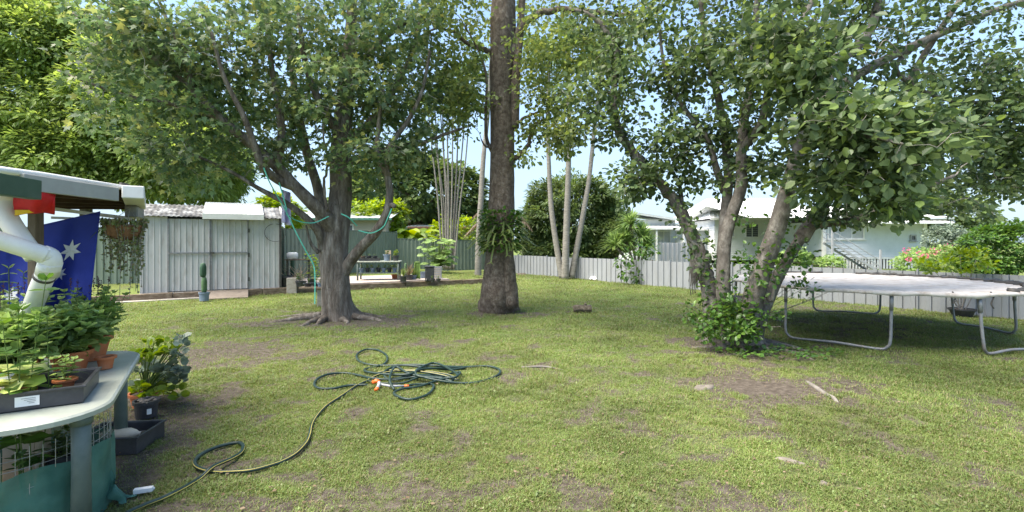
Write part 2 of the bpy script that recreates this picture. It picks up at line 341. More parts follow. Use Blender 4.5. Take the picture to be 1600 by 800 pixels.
# shade cloth: green knitted cloth, partly see-through
def shade():
    m, nt, b, out = newmat('green shade cloth')
    tcn = N(nt, 'ShaderNodeTexCoord'); n1 = N(nt, 'ShaderNodeTexNoise', Scale=9, Detail=5); nt.links.new(tcn.outputs['Object'], n1.inputs['Vector'])
    r = ramp(nt, [(.35, (.04, .14, .105)), (.65, (.075, .21, .165))]); nt.links.new(n1.outputs['Fac'], r.inputs[0]); nt.links.new(r.outputs[0], b.inputs['Base Color'])
    b.inputs['Roughness'].default_value = .7
    n2 = N(nt, 'ShaderNodeTexNoise', Scale=260, Detail=1); nt.links.new(tcn.outputs['Object'], n2.inputs['Vector'])
    bp = N(nt, 'ShaderNodeBump', Strength=.5, Distance=.003); nt.links.new(n2.outputs['Fac'], bp.inputs['Height']); nt.links.new(bp.outputs[0], b.inputs['Normal'])
    tp = N(nt, 'ShaderNodeBsdfTransparent'); ms = N(nt, 'ShaderNodeMixShader'); ms.inputs[0].default_value = .2
    nt.links.new(b.outputs[0], ms.inputs[1]); nt.links.new(tp.outputs[0], ms.inputs[2]); nt.links.new(ms.outputs[0], out.inputs[0])
    return m
M['shade_cloth'] = shade()
# ------------------------------------------------------------------ ground
K0 = np.array((-15.0, 10.7)); U = nrm(np.array((14.4, 8.95))); NN = np.array((-U[1], U[0]))
def kl(s, t=0.0, z=0.0):
    p = K0 + U * s + NN * t; return np.array((p[0], p[1], z))
PATCH = [(-4.2, 7.4, 1.3, 1.1, .75), (-3.9, 10.2, 1.9, 1.0, .85), (3.5, 7.6, 1.2, .8, .9), (2.84, 5.5, .62, .42, 1.5), (2.9, 5.9, 1.2, .9, .45), (7.6, 12.2, 1.3, .7, .6), (6.6, 9.4, 1.8, 1.6, .22),
         (-3.5, 4.5, .8, 1.1, .85), (-2.7, 3.3, .6, .7, .8), (-.35, 11.3, 1.2, .6, .7), (-1.0, 8.0, .6, .5, .4), (-.5, 3.3, 1.2, .5, .35), (-2.4, 9.9, 1.2, .5, .4),
         (.6, 4.6, .8, .4, .3), (1.2, 3.3, .6, .4, .4), (-1.4, 3.0, .8, .35, .45), (1.6, 12.4, .9, .4, .3), (4.6, 12.6, 1.5, .6, .35)]
def height(x, y):
    return .05 * (fbm(x * .45 + 3, y * .45, 11, 3) - .5) + .016 * (fbm(x * 3, y * 3, 5, 2) - .5)
def cover(x, y):
    w = fbm(x * 2.6, y * 2.6, 21, 5); c = sstep(.2, .60, w) * .5 + .5 * sstep(.28, .62, fbm(x * 7, y * 7, 41, 3)) + .08
    near = 1 - sstep(3.0, 9.0, y); c = c - .13 * near + .12 * sstep(9, 14, y)
    jit = (fbm(x * 5 + 7, y * 5, 61, 4) - .5) * 1.9
    for cx, cy, rx, ry, s in PATCH:
        d = np.sqrt(((x - cx) / rx) ** 2 + ((y - cy) / ry) ** 2); c = c - s * .95 * (1 - sstep(.35, 1.3, d + jit))
    return np.clip(c, 0, 1)
def ground_material():
    m, nt, b, out = newmat('lawn soil and thatch')
    tcn = N(nt, 'ShaderNodeTexCoord'); at = N(nt, 'ShaderNodeAttribute'); at.attribute_name = 'cover'
    def nz(sc, d=6, r=.65):
        n = N(nt, 'ShaderNodeTexNoise', Scale=sc, Detail=d, Roughness=r); nt.links.new(tcn.outputs['Object'], n.inputs['Vector']); return n
    a = nz(14); rs = ramp(nt, [(.3, (.055, .044, .036)), (.5, (.105, .088, .072)), (.7, (.17, .145, .12))]); nt.links.new(a.outputs['Fac'], rs.inputs[0])
    g = nz(22, 8, .75); rg = ramp(nt, [(.3, (.07, .09, .03)), (.48, (.125, .16, .05)), (.62, (.19, .235, .08)), (.75, (.28, .26, .13))]); nt.links.new(g.outputs['Fac'], rg.inputs[0])
    big = nz(.5, 4); rb = ramp(nt, [(.35, (.8, .95, .8)), (.65, (1.15, 1.05, 1.0))]); nt.links.new(big.outputs['Fac'], rb.inputs[0])
    mul = N(nt, 'ShaderNodeMixRGB', blend_type='MULTIPLY'); mul.inputs[0].default_value = 1; nt.links.new(rg.outputs[0], mul.inputs[1]); nt.links.new(rb.outputs[0], mul.inputs[2])
    f = nz(30, 8, .8); ad = N(nt, 'ShaderNodeMath', operation='ADD'); nt.links.new(at.outputs['Fac'], ad.inputs[0]); nt.links.new(f.outputs['Fac'], ad.inputs[1])
    r = ramp(nt, [(.62, (0, 0, 0)), (1.0, (1, 1, 1))]); mm0 = N(nt, 'ShaderNodeMath', operation='MULTIPLY'); mm0.inputs[1].default_value = .8
    nt.links.new(ad.outputs[0], mm0.inputs[0]); nt.links.new(mm0.outputs[0], r.inputs[0])
    mm = N(nt, 'ShaderNodeMixRGB'); nt.links.new(r.outputs[0], mm.inputs[0]); nt.links.new(rs.outputs[0], mm.inputs[1]); nt.links.new(mul.outputs[0], mm.inputs[2])
    nt.links.new(mm.outputs[0], b.inputs['Base Color']); b.inputs['Roughness'].default_value = .95; b.inputs['Specular IOR Level'].default_value = .1
    bp = N(nt, 'ShaderNodeBump', Strength=.8, Distance=.03); nt.links.new(f.outputs['Fac'], bp.inputs['Height']); nt.links.new(bp.outputs[0], b.inputs['Normal'])
    return m
M['ground'] = ground_material()
def sheet(name, X, Y, Z, cov, mat, kind='structure'):
    nx, ny = X.shape[1], X.shape[0]; mb = MB()
    i = np.arange(ny - 1)[:, None] * nx; j = np.arange(nx - 1)[None, :]
    mb.add(np.stack([X, Y, Z], -1).reshape(-1, 3), np.stack([i + j, i + j + 1, i + nx + j + 1, i + nx + j], -1).reshape(-1, 4))
    o = mb.build(name, mat, smooth=True); o['kind'] = kind
    a = o.data.attributes.new('cover', 'FLOAT', 'POINT'); a.data.foreach_set('value', cov.ravel().astype(np.float32)); return o
gx = np.concatenate([[-900, -400, -150, -60, -30, -22], np.arange(-18, 18.01, .1), [22, 30, 60, 150, 400, 900]])
gy = np.concatenate([[-200, -60, -20, -8, -3], np.arange(0, 30.01, .1), [34, 45, 80, 200, 500, 1200]])
X, Y = np.meshgrid(gx, gy); Z = height(X, Y)
far = (np.abs(X) > 18.1) | (Y > 30.1) | (Y < -.1); Z = np.where(far, 0, Z)
# sink the lawn sheet a little below the raised terrace so they never touch
S_ = (X - K0[0]) * U[0] + (Y - K0[1]) * U[1]; T_ = (X - K0[0]) * NN[0] + (Y - K0[1]) * NN[1]
Z = np.where((T_ > .3) & (T_ < 20) & (S_ < 18.6) & (S_ > -20), Z - .12, Z)
sheet('ground', X, Y, Z, cover(X, Y), M['ground'])
def tz(s, t):
    return (.18 + .012 * np.maximum(t, 0)) * (1 - sstep(15.8, 19.2, s)) - .03 * sstep(17, 19.2, s)
ss, tt = np.meshgrid(np.arange(-8, 19.31, .2), np.arange(.12, 15, .2))
TX = K0[0] + U[0] * ss + NN[0] * tt; TY = K0[1] + U[1] * ss + NN[1] * tt
TZ = tz(ss, tt) + .02 * (fbm(TX, TY, 3, 3) - .5)
sheet('garden_bed', TX, TY, TZ, cover(TX, TY) * .9 + .05, M['ground'])
def terr(x, y):
    s = (x - K0[0]) * U[0] + (y - K0[1]) * U[1]; t = (x - K0[0]) * NN[0] + (y - K0[1]) * NN[1]
    return float(tz(s, t)) if (t > .12 and s < 19.3) else float(height(np.array(x), np.array(y)))
# timber kerb: old sleepers end to end
mb = MB(); s = -3.0; k = 0
while s < 16.6:
    e = min(s + 2.3, 16.7); w = .01 * math.sin(k * 2.1); zz = .02 * math.sin(k * 1.3)
    mb.beam(kl(s + .01, w, .075 + zz), kl(e - .01, w * .5, .07 - zz * .4), .13, .24); s = e; k += 1
kb = mb.build('kerb', M['sleeper'], bevel=.012); kb['kind'] = 'structure'
mb = MB(); mb.add([kl(0, -.62, .03), kl(7.6, -.3, .035), kl(7.6, -.05, .035), kl(0, -.05, .03), kl(0, -.62, -.1), kl(7.6, -.3, -.1), kl(7.6, -.05, -.1), kl(0, -.05, -.1)], [(0, 1, 2, 3), (0, 4, 5, 1), (1, 5, 6, 2), (2, 6, 7, 3), (3, 7, 4, 0)])
mb.build('path', M['concrete'])['kind'] = 'structure'
mb = MB(); A_ = [kl(9.5, .1), kl(14.9, .1), kl(14.7, 3.2), kl(10.0, 4.0)]
top = [p + np.array((0, 0, .235)) for p in A_]; bot = [p + np.array((0, 0, .05)) for p in A_]
mb.add(top + bot, [(0, 1, 2, 3), (0, 4, 5, 1), (1, 5, 6, 2), (2, 6, 7, 3), (3, 7, 4, 0)])
mb.build('patio', M['concrete_pink'])['kind'] = 'structure'

# ------------------------------------------------------------------ grass blades and small weeds (stuff)
def blades(n, seed, broad=False, ymax=24.):
    r = np.random.default_rng(seed); u = r.random(n); a = -1.0
    y0, y1, e = 1.75, ymax, -.35
    Yb = (y0 ** e + u * (y1 ** e - y0 ** e)) ** (1 / e); Xb = (r.random(n) * 2 - 1) * (Yb * 1.1 + .5)
    s = (Xb - K0[0]) * U[0] + (Yb - K0[1]) * U[1]; t = (Xb - K0[0]) * NN[0] + (Yb - K0[1]) * NN[1]
    c = cover(Xb, Yb); keep = (r.random(n) < .22 + .78 * c ** 1.2) & ~((t > -.66) & (t < .1) & (s < 7.9)) & ~((t > -.1) & (t < .12) & (s < 16.8)) & ~((t > 0) & (t < 4.2) & (s > 1) & (s < 15))
    keep &= ~(((Xb - 2.84) / .5) ** 2 + ((Yb - 5.5) / .33) ** 2 < 1 - .5 * r.random(n))
    Xb, Yb, s, t, c = Xb[keep], Yb[keep], s[keep], t[keep], c[keep]; n = len(Xb)
    Zb = np.where((t > .12) & (s < 19.3), tz(s, t), height(Xb, Yb))
    az = r.random(n) * 2 * math.pi; sc = (.6 + .7 * r.random(n)) * (.3 + 1.25 * fbm(Xb * 2.4, Yb * 2.4, 91, 4)) * (1 + .07 * np.maximum(Yb - 4, 0)) * (.45 + .55 * c)
    base = np.stack([Xb, Yb, Zb - .003], -1); d = np.stack([np.cos(az), np.sin(az), 0 * az], -1); sd = np.stack([-np.sin(az), np.cos(az), 0 * az], -1)
    if not broad:
        h = .034 * sc; lean = (.3 + .9 * r.random(n)) * h; w = .0021 * (1 + .10 * np.maximum(Yb - 3, 0)) * (.7 + .6 * r.random(n))
        v0 = base - sd * w[:, None]; v1 = base + sd * w[:, None]
        mid = base + d * lean[:, None] * .45 + np.array((0, 0, 1)) * (h * .7)[:, None]
        v2 = mid + sd * w[:, None] * .8; v3 = mid - sd * w[:, None] * .8
        tip = base + d * (lean * 1.35)[:, None] + np.array((0, 0, 1)) * (h * .98)[:, None]
        V = np.stack([v0, v1, v2, v3, tip], 1).reshape(-1, 3); i = np.arange(n)[:, None] * 5
        return V, [i + np.array([[0, 1, 2, 3]]), i + np.array([[3, 2, 4]])]
    L_ = .019 * sc; w = L_ * .38; zup = np.array((0, 0, 1)) * (.006 + .028 * r.random(n) * sc)[:, None]
    b0 = base + zup; tilt = (r.random(n) * .9 - .15) * L_
    v0 = b0; v1 = b0 + d * (L_ * .5)[:, None] + sd * w[:, None] + np.array((0, 0, 1)) * (tilt * .6)[:, None]
    v2 = b0 + d * L_[:, None] + np.array((0, 0, 1)) * tilt[:, None]; v3 = b0 + d * (L_ * .5)[:, None] - sd * w[:, None] + np.array((0, 0, 1)) * (tilt * .6)[:, None]
    V = np.stack([v0, v1, v2, v3], 1).reshape(-1, 3)
    return V, [np.arange(n)[:, None] * 4 + np.array([[0, 1, 2, 3]])]
M['grass'] = leafmat('grass blades', [(.28, .23, .13), (.19, .185, .075), (.12, .165, .042), (.14, .2, .05), (.17, .235, .06), (.215, .28, .085)], .3, rough=.5, patch=.8, pc=(.65, 1.35))
M['weed'] = leafmat('lawn weed leaves', [(.09, .125, .04), (.115, .165, .05), (.145, .205, .06), (.19, .24, .08), (.19, .17, .1)], .25, rough=.45, patch=.8, pc=(.7, 1.25))
for nm, n_, sd_, br, mt, lb in (('grass', 1200000, 3, False, 'grass', 'short patchy green lawn grass with dry straw coloured blades'), ('lawn_weeds', 180000, 4, True, 'weed', 'small broad leaved weeds creeping through the lawn')):
    V, gs = blades(n_, sd_, br); mb = MB(); mb.v.append(V); mb.g = gs; mb.n = len(V)
    tag(mb.build(nm, M[mt]), lb, None, None, 'stuff')
# dead leaves lying about
r = np.random.default_rng(5); n = 1700
Yb = 2.2 + 12 * r.random(n) ** 1.6; Xb = (r.random(n) * 2 - 1) * (Yb * 1.05); az = r.random(n) * 6.28; sc = .016 + .024 * r.random(n)
b0 = np.stack([Xb, Yb, height(Xb, Yb) + .018 + .015 * r.random(n)], -1); d = np.stack([np.cos(az), np.sin(az), .3 * (r.random(n) - .5)], -1); sd = np.stack([-np.sin(az), np.cos(az), .5 * (r.random(n) - .5)], -1)
V = np.stack([b0, b0 + d * sc[:, None] * .5 + sd * sc[:, None] * .35, b0 + d * sc[:, None], b0 + d * sc[:, None] * .5 - sd * sc[:, None] * .35], 1).reshape(-1, 3)
mb = MB(); mb.add(V, np.arange(n)[:, None] * 4 + np.array([[0, 1, 2, 3]])); tag(mb.build('leaf_litter', M['leaf_dry']), 'small dry brown leaves scattered over the lawn', None, None, 'stuff')

# ------------------------------------------------------------------ fences
def ribbed(mb, a, b, z0, z1, pitch=.2, depth=.025, prof=((0, 0), (.55, 0), (.65, 1), (.9, 1), (1, 0)), z0b=None, z1b=None):
    a = np.array(a[:2], float); b = np.array(b[:2], float); Ln = np.linalg.norm(b - a); d = (b - a) / Ln; nn = np.array((d[1], -d[0]))
    n = max(1, round(Ln / pitch)); p = Ln / n; pts = []
    for i in range(n):
        for (u, w) in prof[:-1]: pts.append(((i + u) * p, w * depth))
    pts.append((Ln, 0)); V = []
    for (u, w) in pts:
        q = a + d * u + nn * w; f = u / Ln
        V.append((q[0], q[1], z0 + ((z0b if z0b is not None else z0) - z0) * f))
        V.append((q[0], q[1], z1 + ((z1b if z1b is not None else z1) - z1) * f))
    mb.add(V, [(2 * i, 2 * i + 2, 2 * i + 3, 2 * i + 1) for i in range(len(pts) - 1)])
def fence(name, label, a, b, z0, z1, mat, postmat, panel_w, pitch, depth, rail=True, cap=True, zb=None, post_w=.06, prof=None):
    a = np.array(a, float); b = np.array(b, float); Ln = np.linalg.norm(b - a); d = (b - a) / Ln; nn = np.array((d[1], -d[0]))
    t = thing(name, label, 'fence', (a[0], a[1], z0)); n = max(1, round(Ln / panel_w)); zb = zb if zb is not None else z1
    for i in range(n):
        p = a + d * Ln * i / n; q = a + d * Ln * (i + 1) / n; za = z1 + (zb - z1) * i / n; zc = z1 + (zb - z1) * (i + 1) / n
        j = .008 * math.sin(i * 2.3); mb = MB(); kw = {'prof': prof} if prof else {}
        ribbed(mb, p + d * .02, q - d * .02, z0, za - .02 + j, pitch, depth, z1b=zc - .02 + j, **kw); mb.build('panel', mat, t, solid=.004)
        if cap:
            mb = MB(); mb.beam((p[0], p[1], za + j), (q[0], q[1], zc + j), .05, .04); mb.build('rail', postmat, t)
            mb = MB(); mb.beam((p[0], p[1], z0 + .03), (q[0], q[1], z0 + .03), .05, .05); mb.build('rail', postmat, t)
    for i in range(n + 1):
        p = a + d * Ln * i / n + nn * .012; za = z1 + (zb - z1) * i / n
        mb = MB(); mb.box((p[0], p[1], (z0 - .1 + za + .035) / 2), (post_w, .07, za + .135 - z0), math.atan2(d[1], d[0])); mb.build('post', postmat, t)
    return t
fence('metal_fence', 'low grey corrugated metal fence running along the right side behind the trampoline', (-1.0, 27.45), (15.2, 3.9), -.02, .965, M['fence_grey'], M['fence_grey'], 2.35, .26, .028, cap=False, post_w=.03, prof=((0, 0), (.5, 0), (.56, .8), (.92, .8), (.95, -.5), (1, 0)))
fence('metal_fence', 'tall green metal fence panels behind the potted plants, right of the shed', (-8.5, 18.1), (-5.95, 25.0), .1, 2.13, M['fence_green'], M['fence_green_dark'], 2.4, .2, .03, zb=2.16)
fence('metal_fence', 'lower dark green metal fence stretching behind the palm clump to the tall trunk', (-5.93, 25.02), (-1.05, 27.5), .1, 1.82, M['fence_green'], M['fence_green_dark'], 2.4, .2, .03, zb=1.70)
fence('metal_fence', 'green metal fence seen between the hanging flag and the shed', (-22.0, 13.9), (-8.55, 18.05), .1, 2.13, M['fence_green'], M['fence_green_dark'], 2.4, .2, .03)

M['ramp'] = surf('stained ramp', [(.17, .14, .115), (.26, .22, .185)], 9, .9, .3, weather=((.1, .08, .065), 3, .6))
# ------------------------------------------------------------------ garden shed
SA = math.radians(29.5); S0 = np.array((-10.45, 13.72)); su = np.array((math.cos(SA), math.sin(SA))); sn = np.array((-su[1], su[0]))
def sh(x, y, z): p = S0 + su * x + sn * y; return np.array((p[0], p[1], z))
def s_px(px):
    k = (px - 800) / F   # X = k Y
    return (k * S0[1] - S0[0]) / (su[0] - k * su[1])
shed = thing('garden_shed', 'grey corrugated metal garden shed with double doors and a patchy roof', 'shed', sh(0, 0, 0))
SL, SD, EZ, RZ, BZ = s_px(438), 2.7, 2.38, 2.80, .2
xs = [0, s_px(262), s_px(329), s_px(388), SL]
mb = MB(); mb.box(sh(SL / 2, SD / 2, .08), (SL + .1, SD + .1, .23), SA); mb.build('slab', M['concrete'], shed, bevel=.01)
rp = ((0, 0), (.74, 0), (.8, 1), (.94, 1), (1, 0))
for a_, b_ in ((xs[0], xs[1]), (xs[3], xs[4])):
    mb = MB(); ribbed(mb, sh(a_, 0, 0), sh(b_, 0, 0), BZ, EZ, .16, .014, rp); mb.build('wall', M['shed_zinc'], shed, solid=.003)
mb = MB(); ribbed(mb, sh(SL, 0, 0), sh(SL, SD, 0), BZ, EZ, .16, .014, rp); mb.add([sh(SL - .002, 0, EZ), sh(SL - .002, SD, EZ), sh(SL - .002, SD / 2, RZ - .03)], [(0, 1, 2)]); mb.build('wall', M['shed_zinc'], shed)
mb = MB(); ribbed(mb, sh(0, SD, 0), sh(0, 0, 0), BZ, EZ, .16, .014, rp); mb.add([sh(.002, 0, EZ), sh(.002, SD, EZ), sh(.002, SD / 2, RZ - .03)], [(0, 2, 1)]); mb.build('wall', M['shed_zinc'], shed)
mb = MB(); ribbed(mb, sh(SL, SD, 0), sh(0, SD, 0), BZ, EZ, .16, .014, rp); mb.build('wall', M['shed_zinc'], shed)
for k_, (a_, b_) in enumerate(((xs[1], xs[2]), (xs[2], xs[3]))):
    mb = MB(); ribbed(mb, sh(a_ + .012, -.02, 0), sh(b_ - .012, -.02, 0), BZ + .02, EZ - .06, .15, .018, rp)
    dr = mb.build('door', M['shed_zinc'], shed, solid=.003)
    mb = MB(); mb.beam(sh(a_ + .02, -.05, 1.32), sh(b_ - .02, -.05, 1.32), .02, .05)
    mb.beam(sh(a_ + .02, -.035, BZ + .02), sh(a_ + .02, -.035, EZ - .07), .03, .03); mb.beam(sh(b_ - .02, -.035, BZ + .02), sh(b_ - .02, -.035, EZ - .07), .03, .03)
    mb.build('door_rail', M['galv'], dr)
    if k_ == 1:
        mb = MB(); mb.box(sh(a_ + .05, -.075, 1.32), (.09, .03, .06), SA); mb.cyl(sh(a_ + .03, -.08, 1.30), sh(a_ + .03, -.08, 1.22), .012); mb.build('latch', M['steel_dark'], dr)
        for hz in (.5, 1.25, 2.0):
            mb = MB(); mb.box(sh(b_ + .01, -.03, hz), (.05, .02, .12), SA); mb.build('hinge', M['steel_dark'], dr)
for x_, y_ in ((0, 0), (SL, 0), (SL, SD), (0, SD)):
    mb = MB(); mb.box(sh(x_, y_, (BZ + EZ) / 2), (.07, .07, EZ - BZ), SA); mb.build('corner_post', M['steel_dark'] if x_ else M['shed_zinc'], shed)
def slope(mb, x0, x1, y0, z0, y1, z1, pitch=.12, dp=.022):
    n = int((x1 - x0) / pitch * 4); V = []
    for i in range(n + 1):
        x = x0 + (x1 - x0) * i / n; w = dp * (.5 + .5 * math.cos(i * math.pi / 2))
        V += [sh(x, y0, z0 + w), sh(x, y1, z1 + w)]
    mb.add(V, [(2 * i, 2 * i + 2, 2 * i + 3, 2 * i + 1) for i in range(n)])
mb = MB(); slope(mb, -.08, SL + .1, -.12, EZ + .0, SD / 2, RZ); slope(mb, -.08, SL + .1, SD + .12, EZ, SD / 2, RZ)
rf = mb.build('roof', M['shed_roof'], shed, solid=.006, smooth=True)
mb = MB(); slope(mb, s_px(317), s_px(412), -.2, EZ + .06, SD / 2, RZ + .09); mb.beam(sh(s_px(317), -.21, EZ + .03), sh(s_px(412), -.21, EZ + .03), .04, .17); mb.beam(sh(s_px(317), SD / 2, RZ + .1), sh(s_px(412), SD / 2, RZ + .1), .2, .05)
mb.build('roof_sheet', M['roof_white'], shed, solid=.005)
mb = MB(); mb.beam(sh(SL + .08, -.12, EZ + .03), sh(SL + .08, SD / 2, RZ + .02), .05, .07); mb.build('barge_trim', M['roof_white'], shed)
t = thing('concrete_ramp', 'worn concrete ramp sloping up to the shed doors', 'ramp', sh(s_px(360), -.5, 0)); 
mb = MB(); a_, b_ = s_px(330), s_px(388); mb.add([sh(a_, -.08, .19), sh(b_, -.08, .19), sh(b_ - .02, -.95, .05), sh(a_ - .06, -.95, .05), sh(a_, -.08, -.08), sh(b_, -.08, -.08), sh(b_ - .02, -.95, -.08), sh(a_ - .06, -.95, -.08)], [(0, 3, 2, 1), (3, 7, 6, 2), (0, 4, 7, 3), (1, 2, 6, 5), (0, 1, 5, 4)])
mb.build('slab', M['ramp'], t, bevel=.01)
mb = MB(); th = np.linspace(.1, 2 * math.pi * .97, 40); c0 = sh(SL - .15, -.06, 2.14)
mb.tube([c0 + np.array((su[0] * math.sin(a) * .3, su[1] * math.sin(a) * .3, -.2 + .28 * math.cos(a))) for a in th], .008, 6)
tag(mb.build('wire_hoop', M['steel_dark'], loc=c0), 'thin black wire hoop hanging at the right corner of the shed', 'hoop')

# ------------------------------------------------------------------ houses beyond the fences
def weatherboards(mb, a, b, z0, z1, board=.17):
    a = np.array(a, float); b = np.array(b, float); d = nrm(b - a); nn = np.array((d[1], -d[0])); z = z0
    while z < z1 - .01:
        zt = min(z + board, z1); o = nn * .022
        V = [(*(a + o), z), (*(b + o), z), (*b, zt), (*a, zt), (*a, z), (*b, z)]
        mb.add(V, [(0, 1, 2, 3), (4, 5, 1, 0)]); z = zt
def win(parent, c, w, h, ang=0, panes=2, glass='glass', louvre=False, frame='white_paint'):
    ca, sa = math.cos(ang), math.sin(ang); c = np.array(c, float); d = np.array((ca, sa, 0)); o = np.array((sa, -ca, 0))
    mb = MB(); fw = .07
    for s_ in (-1, 1): mb.box(c + d * s_ * (w / 2) + o * .05, (fw, .08, h + fw), ang); mb.box(c + np.array((0, 0, s_ * h / 2)) + o * .053, (w - fw, .08, fw), ang)
    for i in range(1, panes): mb.box(c + d * (-w / 2 + w * i / panes) + o * .047, (.04, .06, h - fw), ang)
    f = mb.build('window', M[frame], parent)
    mb = MB(); mb.box(c + o * .02, (w, .02, h), ang); mb.build('pane', M[glass], f)
    if louvre:
        mb = MB(); n = int(h / .13)
        for i in range(n): mb.box(c + np.array((0, 0, -h / 2 + (i + .5) * h / n)) + o * .05, (w - .08, .05, .02), ang)
        mb.build('louvre', M['grey_plastic'], f)
    mb = MB(); mb.box(c + np.array((0, 0, -h / 2 - fw)) + o * .09, (w + .2, .12, .05), ang); mb.build('sill', M[frame], f)
    return f
def slab_roof(mb, pts, th=.06):
    pts = [np.array(p, float) for p in pts]; lo = [p - np.array((0, 0, th)) for p in pts]; n = len(pts)
    mb.add(pts + lo, [tuple(range(n)), tuple(range(2 * n - 1, n - 1, -1))] + [(i, i + n, (i + 1) % n + n, (i + 1) % n) for i in range(n)])
def corr_roof(mb, p0, p1, q0, q1, pitch=.3, dp=.04):
    p0, p1, q0, q1 = [np.array(p, float) for p in (p0, p1, q0, q1)]; n = max(4, int(np.linalg.norm(p1 - p0) / pitch) * 4); V = []
    for i in range(n + 1):
        f = i / n; w = np.array((0, 0, dp * (1 if i % 4 == 0 else 0))); V += [p0 + (p1 - p0) * f + w, q0 + (q1 - q0) * f + w]
    mb.add(V, [(2 * i, 2 * i + 2, 2 * i + 3, 2 * i + 1) for i in range(n)])
# pale blue house
h = thing('house', 'pale blue weatherboard house with a white sheet roof, behind the trampoline', 'house', (19.3, 30, 0))
mb = MB(); weatherboards(mb, (19.2, 30), (25.35, 30), .72, 2.95); weatherboards(mb, (25.35, 30), (25.35, 40), .72, 2.95); mb.box((22.3, 35.05, 1.83), (6.1, 10, 2.2)); mb.build('wall', M['weatherboard'], h)
for xx_ in (25.4, 19.2): mb = MB(); mb.box((xx_, 29.95, 1.8), (.2, .16, 2.2)); mb.build('corner_board', M['white_paint'], h)
mb = MB(); corr_roof(mb, (14.2, 29.3, 3.12), (26.4, 29.3, 3.12), (14.2, 35.5, 4.25), (23.5, 35.5, 4.25)); corr_roof(mb, (26.4, 41.5, 3.12), (14.2, 41.5, 3.12), (23.5, 35.5, 4.25), (14.2, 35.5, 4.25)); corr_roof(mb, (26.4, 29.3, 3.12), (26.4, 41.5, 3.12), (23.5, 35.5, 4.25), (23.5, 35.5, 4.25)); mb.build('roof', M['roof_white'], h, solid=.02)
mb = MB(); mb.beam((18.8, 29.2, 3.08), (26.5, 29.2, 3.08), .14, .13); mb.beam((26.45, 29.2, 3.08), (26.45, 41, 3.08), .14, .13); mb.build('gutter', M['roof_grey'], h)
mb = MB(); corr_roof(mb, (20.9, 28.5, 2.78), (25.9, 28.5, 2.78), (20.9, 29.95, 3.0), (25.9, 29.95, 3.0)); mb.beam((20.9, 28.5, 2.76), (25.9, 28.5, 2.76), .05, .09); mb.build('awning', M['roof_white'], h, solid=.02)
win(h, (20.55, 30, 2.25), 2.2, .8, panes=3, glass='curtain')
win(h, (24.7, 30, 1.9), .3, .3, panes=1, glass='glass', frame='grey_plastic')
mb = MB()
for x in (19.3, 20.8, 22.3, 23.8, 25.3): mb.box((x, 30.1, .3), (.2, .2, .86))
mb.build('stump_post', M['weatherboard'], h)
mb = MB(); x = 19.5
while x < 25.2:
    mb.box((x, 29.96, .3), (.1, .03, .8)); x += .19
mb.beam((19.3, 29.93, .66), (25.3, 29.93, .66), .03, .1); mb.build('batten_skirt', M['white_paint'], h)
mb = MB(); mb.box((22.3, 31.6, .3), (6, .1, .85)); mb.build('sub_floor', M['steel_dark'], h)
st = [(18.7, 28.4, 1.85), (21.6, 28.4, .05)]
mb = MB()
for dy in (0, .85):
    for dz in (0, .35, .7): mb.beam((st[0][0], 28.4 + dy, st[0][2] + dz - .25), (st[1][0], 28.4 + dy, st[1][2] + dz - .25), .04, .05 if dz else .12)
for i in range(9): mb.box((18.9 + i * .31, 28.82, 1.65 - i * .19), (.3, .85, .04))
for x, z in ((18.7, 1.9), (21.5, .7)): mb.box((x, 28.38, z / 2 + .25), (.09, .09, z + .5))
mb.build('stairs', M['grey_plastic'], h)
t = thing('satellite_dish', 'dark round satellite dish on the corner of the pale blue house', 'satellite dish', (25.6, 29.7, 2.2))
mb = MB(); prof = [(0.0, 0), (.15, .01), (.3, .05), (.45, .12), (.46, .12), (.3, .035), (.0, -.02)]
V0 = MB(); V0.lathe((0, 0, 0), prof, 24); V = V0.v[0]; R_ = np.array(Matrix.Rotation(math.radians(-62), 3, 'X') @ Matrix.Rotation(.5, 3, 'Y')); mb.add(V @ R_.T + np.array((26.15, 29.6, 2.42)), V0.g[0]); mb.build('dish', M['steel_dark'], t, smooth=True)
mb = MB(); mb.tube([(25.5, 29.85, 2.3), (25.8, 29.75, 2.2), (26.12, 29.66, 2.38)], .025, 8); mb.tube([(26.12, 29.6, 2.1), (26.15, 29.15, 2.25)], .012, 6); mb.box((26.15, 29.13, 2.28), (.06, .1, .06)); mb.build('arm', M['steel_dark'], t)
# white house with louvre window
h = thing('house', 'white boarded house with a dark louvre window, seen through the forked tree', 'house', (14.6, 36, 0))
mb = MB(); weatherboards(mb, (15.0, 36), (23.5, 36), .3, 3.3); weatherboards(mb, (12.6, 37.5), (15.0, 37.5), .3, 2.55); weatherboards(mb, (15, 46), (15, 36), .3, 3.3); weatherboards(mb, (12.6, 44), (12.6, 37.5), .3, 2.55); mb.box((19.2, 41, 1.8), (8.4, 9.9, 3)); mb.box((13.8, 41, 1.4), (2.3, 6.9, 2.2)); mb.build('wall', M['house_white'], h)
mb = MB(); corr_roof(mb, (14.4, 35.3, 3.35), (24.5, 35.3, 3.35), (16.5, 41, 5.3), (22, 41, 5.3)); corr_roof(mb, (14.4, 46.6, 3.35), (14.4, 35.3, 3.35), (16.5, 41, 5.3), (16.5, 41, 5.3)); mb.build('roof', M['roof_white'], h, solid=.02)
mb = MB(); corr_roof(mb, (12.2, 37, 2.6), (14.98, 37, 2.6), (12.2, 44, 3.1), (14.98, 44, 3.1)); mb.beam((12.2, 37, 2.58), (14.9, 37, 2.58), .1, .12); mb.beam((14.4, 35.25, 3.32), (24.5, 35.25, 3.32), .1, .14); mb.build('roof', M['roof_white'], h, solid=.02)
